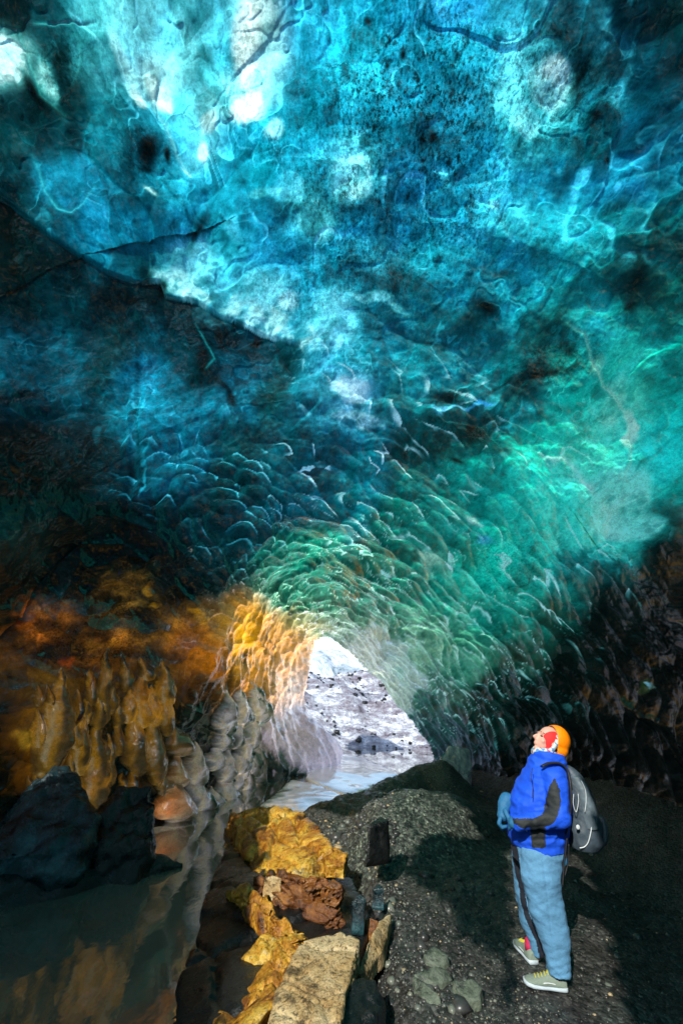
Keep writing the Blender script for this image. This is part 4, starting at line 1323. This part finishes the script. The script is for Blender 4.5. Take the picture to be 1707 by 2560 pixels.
def add_tube(bm, pts, r, n=8, flat=None):
    pts = [np.array(p, float) for p in pts]
    # resample smooth
    P = []
    m = len(pts)
    for i in range(m - 1):
        p0, p1, p2, p3 = pts[max(i - 1, 0)], pts[i], pts[i + 1], pts[min(i + 2, m - 1)]
        for t in np.linspace(0, 1, 6, endpoint=False):
            P.append(.5 * ((2 * p1) + (-p0 + p2) * t + (2 * p0 - 5 * p1 + 4 * p2 - p3) * t * t + (-p0 + 3 * p1 - 3 * p2 + p3) * t ** 3))
    P.append(pts[-1])
    rings = []
    for i, p in enumerate(P):
        d = P[min(i + 1, len(P) - 1)] - P[max(i - 1, 0)]
        d = d / (np.linalg.norm(d) + 1e-9)
        s_ = np.cross(d, [0, 1, 0.01]); s_ /= np.linalg.norm(s_) + 1e-9
        t_ = np.cross(d, s_)
        a_, b_ = (r, r) if flat is None else (r, flat)
        rings.append([bm.verts.new(p + a_ * math.cos(a) * s_ + b_ * math.sin(a) * t_) for a in np.linspace(0, 2 * math.pi, n, endpoint=False)])
    for a, b_ in zip(rings[:-1], rings[1:]):
        for i in range(n):
            bm.faces.new((a[i], a[(i + 1) % n], b_[(i + 1) % n], b_[i]))
    bm.faces.new(rings[0][::-1])
    bm.faces.new(rings[-1])


def bm_obj(name, bm, mat, parent, smooth=True):
    bmesh.ops.recalc_face_normals(bm, faces=bm.faces[:])
    me = bpy.data.meshes.new(name)
    bm.to_mesh(me)
    bm.free()
    if smooth:
        me.polygons.foreach_set('use_smooth', np.ones(len(me.polygons), bool))
    me.materials.append(mat)
    return link(bpy.data.objects.new(name, me), parent)


YN, YC, YFAR = 4.42, 4.55, 4.72
def q_(px, py, y=YC):
    return at(px, py, y=y)


def build_person():
    # head frame: face turned left and tilted up
    tilt = R_(27)
    hf = np.array([-math.cos(tilt), -.10, math.sin(tilt)]); hf /= np.linalg.norm(hf)
    hs = np.cross(hf, [0, 0, 1]); hs = -hs / np.linalg.norm(hs)      # towards the camera side is -hs or hs
    if hs[1] > 0: hs = -hs
    hu = np.cross(hf, hs); hu = hu if hu[2] > 0 else -hu
    FR = np.array([hf, hs, hu])
    hc = q_(1368, 1852)
    def H(f, s, u):
        return hc + f * hf + s * hs + u * hu
    bm = bmesh.new()
    # --- body: head with face, neck, trunk, arms, legs in one skin
    add_ball(bm, H(-.01, 0, .03), ((.098, .076, .098), FR))
    add_ball(bm, H(.035, 0, -.035), ((.068, .060, .085), FR))
    add_cone(bm, H(.0, 0, -.085), H(.075, 0, -.108), .040, .022)
    add_cone(bm, H(.096, 0, .012), H(.126, 0, -.030), .009, .014)
    add_ball(bm, H(.105, 0, -.040), ((.016, .018, .010), FR))
    add_ball(bm, H(.098, 0, -.066), ((.013, .022, .008), FR))
    add_ball(bm, H(.096, 0, -.080), ((.013, .020, .007), FR))
    add_cone(bm, H(.086, -.034, .026), H(.086, .034, .026), .012, .012)
    for sg in (-1, 1):
        add_ball(bm, H(.062, sg * .042, -.030), .024)
        add_ball(bm, H(-.012, sg * .078, -.01), ((.020, .010, .032), FR))
    add_cone(bm, H(-.02, 0, -.07), q_(1368, 1925), .058, .070)
    add_loft(bm, [(1368, 1920, 26, YC, .12), (1360, 1950, 40, YC, .17), (1352, 2000, 46, YC, .17), (1348, 2060, 46, YC, .16), (1345, 2110, 46, YC, .17), (1342, 2140, 40, YC, .15)])
    add_cone(bm, q_(1382, 1945, 4.38), q_(1398, 2040, 4.30), .055, .045)
    add_cone(bm, q_(1398, 2040, 4.30), q_(1300, 2060, 4.33), .043, .030)
    add_cone(bm, q_(1355, 1945, 4.72), q_(1330, 2030, 4.76), .055, .045)
    add_cone(bm, q_(1330, 2030, 4.76), q_(1268, 2015, 4.62), .043, .030)
    add_cone(bm, q_(1352, 2130, YN + .03), q_(1370, 2290, YN), .085, .060)
    add_cone(bm, q_(1370, 2290, YN), q_(1398, 2440, YN), .058, .036)
    add_cone(bm, q_(1398, 2440, YN), q_(1398, 2462, YN), .036, .034)
    add_cone(bm, q_(1325, 2130, YFAR - .03), q_(1320, 2270, YFAR + .03), .085, .058)
    add_cone(bm, q_(1320, 2270, YFAR + .03), q_(1342, 2388, YFAR + .06), .055, .035)
    body = fuse('person', bm, M_SKIN, None, .0075, 3)
    tag(body, 'person in a blue jacket, faded jeans and orange helmet, looking up at the ice', 'person')
    # eyes and brows
    for sg in (-1, 1):
        bm = bmesh.new(); add_ball(bm, H(.083, sg * .032, .002), ((.010, .014, .008), FR)); bm_obj('eye', bm, M_EYE, body)
        bm = bmesh.new(); add_cone(bm, H(.094, sg * .018, .034), H(.078, sg * .050, .032), .004, .003, 8); bm_obj('eyebrow', bm, M_BROW, body)
    # --- red hood round the face
    bm = bmesh.new()
    add_ball(bm, H(-.012, 0, .012), ((.098, .088, .110), FR))
    add_cone(bm, H(-.02, 0, -.06), H(.035, 0, -.118), .074, .046)
    fuse('hood', bm, M_RED, body, .008, 3)
    # --- patterned scarf band: from under the helmet down round the neck
    b = NB('scarf_pattern')
    co = b.coord()
    v = b.n('TexVoronoi'); b.set(v, 'Vector', co); v.inputs['Scale'].default_value = 55
    c = b.ramp(v.outputs['Color'], [(.0, (.45, .03, .05)), (.25, (.10, .25, .45)), (.45, (.55, .58, .55)), (.75, (.25, .40, .35)), (.9, (.60, .60, .62))], 'CONSTANT')
    pr = b.n('BsdfPrincipled'); b.set(pr, 'Base Color', c); pr.inputs['Roughness'].default_value = .85
    M_PAT = b.finish(pr.outputs[0])
    bm = bmesh.new()
    ring = []
    for a in np.linspace(-.15 * math.pi, 1.15 * math.pi, 22):
        ring.append(H(-.012 - .022 * math.sin(a) * 0, .094 * math.cos(a), .02 + .108 * math.sin(a)))
    path = [H(.0, -.088, -.085), H(-.020, -.096, -.03)] + [H(-.028, -.093 * math.cos(a), .02 + .112 * math.sin(a)) for a in np.linspace(0, math.pi, 12)] + [H(-.020, .096, -.03), H(.0, .088, -.085)]
    add_tube(bm, path, .022, 10, .009)
    add_loft(bm, [(1360, 1868, 24, YC, .085), (1358, 1877, 29, YC, .098), (1360, 1888, 31, YC, .10)])
    fuse('scarf', bm, M_PAT, body, .007, 3)
    # --- helmet
    bm = bmesh.new()
    add_ball(bm, H(-.068, 0, .050), ((.122, .116, .124), FR))
    add_ball(bm, H(-.098, 0, -.015), ((.095, .106, .105), FR))
    def slot(V, px, py, N):
        rel = (V - hc) @ FR.T
        out = np.zeros(len(V))
        for (f_, u_) in ((-.045, .118), (-.095, .098), (-.125, .065)):
            for s0 in (.055, -.055):
                dd = np.sqrt(((rel[:, 0] - f_) / .017) ** 2 + ((rel[:, 2] - u_) / .014) ** 2 + ((rel[:, 1] - s0) / .030) ** 2)
                out = np.maximum(out, dd < 1)
        return out
    hel = fuse('helmet', bm, M_HELMET, body, .0065, 3, attrs={'slot': slot},
         disp=lambda V, px, py: -.004 * (np.abs(np.sin(((V - hc) @ hu) * 60)) < .12))
    # cut the part in front of the brim line
    bmh = bmesh.new(); bmh.from_mesh(hel.data)
    pl = H(.0, 0, .10); nrm = hf * .92 - hu * .38
    geom = bmh.verts[:] + bmh.edges[:] + bmh.faces[:]
    bmesh.ops.bisect_plane(bmh, geom=geom, plane_co=Vector(pl), plane_no=Vector(nrm), clear_outer=True)
    bmh.to_mesh(hel.data); bmh.free()
    sol = hel.modifiers.new('shell', 'SOLIDIFY'); sol.thickness = .006
    bm = bmesh.new()
    rim = [H(.0 + .035 * 1 * -.0, .112 * math.cos(a), .0) for a in (0,)]
    add_tube(bm, [H(-.035, -.100, -.02), H(-.01, -.090, -.075), H(.035, -.05, -.122), H(.045, 0, -.130), H(.035, .05, -.122), H(-.01, .090, -.075), H(-.035, .100, -.02)], .007, 8, .003)
    bm_obj('chin_strap', bm, M_BLACK, body)

    # --- jacket
    def folds(V, px, py):
        f = .016 * fbm(V * [5, 5, 8], 3, 301) + .022 * (.35 - np.abs(fbm(V @ np.array([[6, 0, 3.], [0, 5, 0], [-4, 0, 8]]), 3, 302)))
        # elbow creases and waist band
        f += -.008 * np.exp(-((py - 2098) / 5.) ** 2)
        return f
    bm = bmesh.new()
    add_loft(bm, [(1367, 1879, 37, YC, .125), (1366, 1895, 39, YC, .130), (1364, 1912, 42, YC, .150), (1362, 1930, 50, YC, .200), (1356, 1960, 61, YC, .225), (1351, 1997, 69, YC, .225),
                  (1347, 2040, 70, YC, .225), (1343, 2075, 70, YC, .225), (1342, 2100, 65, YC, .22), (1346, 2117, 62, YC, .215)])
    add_cone(bm, q_(1384, 1948, 4.36), q_(1400, 2040, 4.27), .095, .080)
    add_cone(bm, q_(1398, 2042, 4.27), q_(1296, 2056, 4.30), .078, .058)
    add_cone(bm, q_(1350, 1950, 4.74), q_(1322, 2030, 4.78), .095, .080)
    add_cone(bm, q_(1322, 2030, 4.78), q_(1272, 2012, 4.66), .078, .060)
    def panel(V, px, py, N):
        near = (V[:, 1] < YC + .02)
        a = poly_inside(px, py, [(1385, 1944), (1398, 1975), (1401, 2010), (1393, 2040), (1378, 2060), (1362, 2070), (1362, 2120), (1328, 2120), (1326, 2072), (1300, 2068), (1279, 2056), (1279, 2046), (1330, 2047), (1355, 2034), (1365, 2000), (1374, 1965)])
        return (a & near).astype(float)
    jk = fuse('jacket', bm, M_JACKET, body, .009, 4, folds, {'panel': panel})
    bm = bmesh.new()
    add_tube(bm, [q_(1330, 1920, 4.345), q_(1327, 1945, 4.325), q_(1331, 1968, 4.32), q_(1329, 1995, 4.31)], .0035, 6)
    bm_obj('zip', bm, M_BLACK, jk)
    bm = bmesh.new()
    add_tube(bm, [q_(1316, 2073, 4.31), q_(1316, 2079, 4.31)], .006, 6)
    bm_obj('zip_pull', bm, M_PIPE, jk)

    # --- glove with curled fingers, far hand at the belly
    bm = bmesh.new()
    g0 = q_(1260, 2012, 4.62)
    add_cone(bm, q_(1266, 2000, 4.64), g0, .062, .055)
    palm = q_(1256, 2040, 4.58)
    add_cone(bm, g0, palm, .052, .046)
    mp = pxm(1256, 2040, 4.58)
    for k in range(4):
        yk = 4.52 + .031 * k
        ln = (.92, 1.08, 1.0, .82)[k]
        a0 = q_(1250, 2046, yk)
        a1 = q_(1247, 2046 + 14 * ln, yk - .004)
        a2 = q_(1254, 2046 + 24 * ln, yk - .006)
        a3 = q_(1264, 2044 + 24 * ln, yk - .004)
        add_cone(bm, a0, a1, .0175, .0165, 12); add_cone(bm, a1, a2, .0165, .0155, 12); add_cone(bm, a2, a3, .0155, .013, 12)
    t0, t1, t2 = q_(1262, 2028, 4.53), q_(1270, 2044, 4.50), q_(1273, 2060, 4.50)
    add_cone(bm, t0, t1, .020, .018, 12); add_cone(bm, t1, t2, .018, .014, 12)
    fuse('glove', bm, M_GLOVE, body, .006, 2, lambda V, px, py: .003 * fbm(V * 25, 2, 310))
    # near glove tucked at the pocket
    bm = bmesh.new()
    add_cone(bm, q_(1296, 2057, 4.30), q_(1283, 2058, 4.32), .048, .040)
    for k in range(4):
        a0 = q_(1284, 2048 + 6 * k, 4.31); a1 = q_(1274, 2051 + 6 * k, 4.33 + .005 * k); a2 = q_(1272, 2056 + 6 * k, 4.37)
        add_cone(bm, a0, a1, .014, .013, 12); add_cone(bm, a1, a2, .013, .011, 12)
    add_cone(bm, q_(1290, 2044, 4.33), q_(1277, 2045, 4.37), .015, .012, 12)
    fuse('glove', bm, M_GLOVE, body, .006, 2)

    # --- jeans
    bm = bmesh.new()
    add_loft(bm, [(1345, 2100, 60, YC, .20), (1343, 2125, 60, YC, .20), (1338, 2150, 56, YC, .19)])
    add_loft(bm, [(1349, 2118, 51, YN + .05, .13), (1349, 2155, 50, YN + .03, .125), (1350, 2187, 48, YN, .115), (1354, 2215, 45, YN, .108), (1358, 2241, 43, YN, .10), (1366, 2280, 44, YN, .098), (1377, 2317, 40, YN, .095),
                  (1387, 2356, 34, YN, .090), (1391, 2403, 31, YN, .088), (1395, 2437, 27, YN, .086)])
    add_loft(bm, [(1320, 2118, 38, YFAR - .05, .13), (1320, 2160, 37, YFAR - .02, .125), (1318, 2221, 31, YFAR, .11), (1326, 2270, 30, YFAR + .03, .10), (1330, 2310, 28, YFAR + .04, .095), (1341, 2350, 22, YFAR + .05, .085), (1345, 2384, 17, YFAR + .06, .078)])
    def jf(V, px, py):
        w_ = ss(2440, 2360, py) * .4 + .6
        f = .010 * fbm(V * [5, 5, 9], 4, 320) + .010 * (.4 - np.abs(fbm((V + [0, 0, 0]) @ np.array([[6, 0, 5], [0, 6, 0], [-4, 0, 9.]]), 3, 321)))
        # creases: behind the knee, at the hip and stacked above the cuff
        f += .0022 * np.sin((py + .4 * (px - 1350)) * .26 + 4.5 * fbm(V * 5, 2, 322)) * (np.exp(-((py - 2165) / 32) ** 2) * .7 + np.exp(-((py - 2265) / 22) ** 2) * .6 + ss(2330, 2430, py))
        f += -.006 * np.exp(-((px - (1352 + .12 * (py - 2115))) / 1.6) ** 2) * (py > 2120)
        return f
    def leg_gap_shade(V, px, py, N):  # dark band painting the shade between the legs
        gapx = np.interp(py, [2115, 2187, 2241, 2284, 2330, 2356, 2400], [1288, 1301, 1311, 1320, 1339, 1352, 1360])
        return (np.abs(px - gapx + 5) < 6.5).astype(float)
    fuse('jeans', bm, M_JEANS, body, .008, 4, jf, {'leg_gap_shade': leg_gap_shade})

    # --- shoes
    def shoe(toe, heel, lift=0.0):
        toe, heel = np.array(toe, float), np.array(heel, float)
        d = toe - heel; d[2] = 0
        L = np.linalg.norm(d); d /= L
        sx = np.array([-d[1], d[0], 0])
        def S(l, s_, z):
            return heel + d * (l * L) + sx * s_ + np.array([0, 0, z])
        prof_ = [(0.0, .034), (.06, .042), (.2, .045), (.4, .044), (.6, .053), (.78, .056), (.92, .047), (.98, .031), (1.0, .014)]
        ls, ws = zip(*prof_)
        n = 26
        ll = np.linspace(0, 1, n)
        bm = bmesh.new()
        lo, mi = [], []
        outline = [(l, np.interp(l, ls, ws)) for l in ll] + [(l, -np.interp(l, ls, ws)) for l in ll[::-1]]
        r0 = [bm.verts.new(S(l, w_ * .94, .004 + .02 * max(0, l - .8) ** 1 * 2)) for l, w_ in outline]
        r1 = [bm.verts.new(S(l, w_ * 1.08, .014 + .02 * max(0, l - .8) * 2)) for l, w_ in outline]
        r2 = [bm.verts.new(S(l, w_ * 1.05, .034 - .010 * math.sin(l * math.pi) + .015 * max(0, l - .8) * 2)) for l, w_ in outline]
        m = len(outline)
        for a, b_ in ((r0, r1), (r1, r2)):
            for i in range(m):
                bm.faces.new((a[i], a[(i + 1) % m], b_[(i + 1) % m], b_[i]))
        bm.faces.new(r0[::-1]); bm.faces.new(r2)
        top = bmesh.new()
        hz = [(0, .085), (.12, .105), (.28, .112), (.42, .100), (.58, .080), (.75, .066), (.9, .056), (1.0, .036)]
        hl, hh = zip(*hz)
        rings = []
        for l in np.linspace(0.0, 1.0, 22):
            w_ = float(np.interp(l, ls, ws)); h_ = float(np.interp(l, hl, hh))
            rings.append([top.verts.new(S(l * .985 + .005, w_ * math.cos(a) * (1 if math.sin(a) >= 0 else .9), .026 + (h_ - .026) * max(0, math.sin(a)) ** .8)) for a in np.linspace(-.1, math.pi + .1, 18)])
        for a, b_ in zip(rings[:-1], rings[1:]):
            for i in range(17):
                top.faces.new((a[i], a[i + 1], b_[i + 1], b_[i]))
            top.faces.new((a[17], a[0], b_[0], b_[17]))
        top.faces.new(rings[0]); top.faces.new(rings[-1][::-1])
        up = fuse('shoe', top, M_UPPER, body, .005, 3)
        bm_obj('sole', bm, M_SOLE, up)
        bm = bmesh.new()
        for k in range(5):
            l = .42 + .075 * k
            h_ = float(np.interp(l, hl, hh)) + .003
            add_tube(bm, [S(l, -.026, h_ - .012), S(l + .01, 0, h_ + .003), S(l, .026, h_ - .012)], .0045, 6)
        add_cone(bm, S(.34, 0, .10), S(.42, 0, .085), .018, .016, 12)
        bm_obj('laces', bm, M_YEL, up)
        # side flashes on the upper
        for s_ in (-1, 1):
            bm = bmesh.new()
            w0 = float(np.interp(.5, ls, ws))
            add_tube(bm, [S(.25, s_ * .039, .045), S(.45, s_ * (w0 + .001), .052), S(.62, s_ * .044, .040)], .0035, 6)
            add_tube(bm, [S(.46, s_ * .043, .036), S(.48, s_ * .040, .060), S(.54, s_ * .045, .036), S(.56, s_ * .040, .056)], .0022, 6)
            bm_obj('shoe_stripe', bm, M_PIPE, up)
        bm = bmesh.new()
        add_cone(bm, S(.2, 0, .07), S(.2, 0, .13), .040, .038)
        bm_obj('sock', bm, M_SOCK, body)
    hN = at(1416, 2478, z=.0); tN = at(1316, 2462, z=.0)
    hN[2] = ground_h(hN[:1], hN[1:2])[0] + .0; tN[2] = hN[2]
    dN = (tN - hN); dN *= .31 / np.linalg.norm(dN); tN = hN + dN
    shoe(tN, hN)
    hF = at(1334, 2404, z=.02); tF = at(1268, 2322, z=.02)
    hF[2] = ground_h(hF[:1], hF[1:2])[0]; tF[2] = hF[2]
    dF = (tF - hF); dF *= .32 / np.linalg.norm(dF); tF = hF + dF
    shoe(tF, hF)
    print('FEET', hN, tN, hF, tF)
    return body


build_person()


def build_pack():
    root = empty('backpack', tuple(q_(1450, 2120, 4.55)))
    bpy.context.view_layer.update()
    inv = np.array(root.location)
    def fix(o):
        o.data.transform(Matrix.Translation(-Vector(inv)))
        return o
    tag(root, 'slate grey hiking backpack worn on the back of the blue jacket', 'backpack')
    bm = bmesh.new()
    add_loft(bm, [(1414, 1914, 9, YC, .06), (1424, 1930, 18, YC, .11), (1434, 1955, 27, YC, .15), (1443, 1990, 32, YC, .165), (1449, 2030, 37, YC, .17), (1455, 2070, 42, YC, .17), (1456, 2100, 41, YC, .165), (1452, 2118, 33, YC, .14)])
    bd = fix(fuse('pack_body', bm, M_PACK, root, .009, 4, lambda V, px, py: .008 * fbm(V * 9, 3, 330) + .003 * fbm(V * 25, 2, 331)))
    bm = bmesh.new()
    add_loft(bm, [(1426, 1935, 13, YC - .02, .13), (1440, 1965, 21, YC - .02, .16), (1449, 2005, 24, YC - .02, .175), (1455, 2040, 25, YC - .02, .178), (1457, 2062, 22, YC - .02, .17)])
    fix(fuse('lid_pocket', bm, M_PACK2, root, .009, 4, lambda V, px, py: .009 * fbm(V * 10, 3, 332)))
    bm = bmesh.new()
    add_loft(bm, [(1490, 2035, 8, YC, .10), (1494, 2060, 12, YC, .13), (1494, 2090, 12, YC, .13), (1488, 2112, 8, YC, .10)])
    fix(fuse('rear_pocket', bm, M_PACK, root, .008, 4))
    yn = 4.365
    for nm, pts, r in (('piping', [(1452, 1952, yn + .02), (1462, 1975, yn), (1464, 2002, yn - .01), (1461, 2030, yn - .01)], .0030),
                       ('piping', [(1433, 1985, yn - .0), (1432, 2010, yn - .01), (1439, 2030, yn - .01), (1445, 2005, yn - .01), (1444, 1985, yn)], .0026),
                       ('piping', [(1478, 2064, yn), (1475, 2085, yn), (1469, 2106, yn + .01), (1460, 2117, yn + .02), (1448, 2120, yn + .03)], .0042),
                       ('piping', [(1500, 2070, 4.46), (1502, 2090, 4.47), (1497, 2104, 4.47)], .0028)):
        bm = bmesh.new(); add_tube(bm, [q_(*p) for p in pts], r, 6); fix(bm_obj(nm, bm, M_PIPE, root))
    bm = bmesh.new(); add_ball(bm, q_(1444, 2068, yn - .005), ((.016, .006, .018), np.eye(3))); fix(bm_obj('badge', bm, M_PIPE, root))
    bm = bmesh.new(); add_tube(bm, [q_(1425, 1960, 4.38), q_(1416, 1925, 4.40), q_(1398, 1909, 4.40), q_(1372, 1908, 4.37), q_(1354, 1916, 4.33)], .010, 8, .022)
    fix(bm_obj('shoulder_strap', bm, M_BLACK, root))
    bm = bmesh.new(); add_tube(bm, [q_(1418, 1930, 4.34), q_(1424, 1965, 4.30), q_(1425, 2010, 4.30), q_(1420, 2050, 4.33), q_(1412, 2085, 4.37)], .008, 8, .018)
    fix(bm_obj('shoulder_strap', bm, M_BLACK, root))
    bm = bmesh.new(); add_tube(bm, [q_(1415, 2095, 4.36), q_(1412, 2125, 4.37), q_(1408, 2160, 4.38), q_(1404, 2215, 4.38)], .006, 8, .014)
    add_tube(bm, [q_(1420, 2110, 4.40), q_(1419, 2150, 4.42), q_(1410, 2190, 4.42)], .005, 8, .010)
    fix(bm_obj('waist_strap', bm, M_BLACK, root))
    bm = bmesh.new(); add_ball(bm, q_(1410, 2152, 4.40), ((.022, .012, .036), np.eye(3))); fix(bm_obj('strap_buckle', bm, M_GLOVE, root))


build_pack()

#@@END
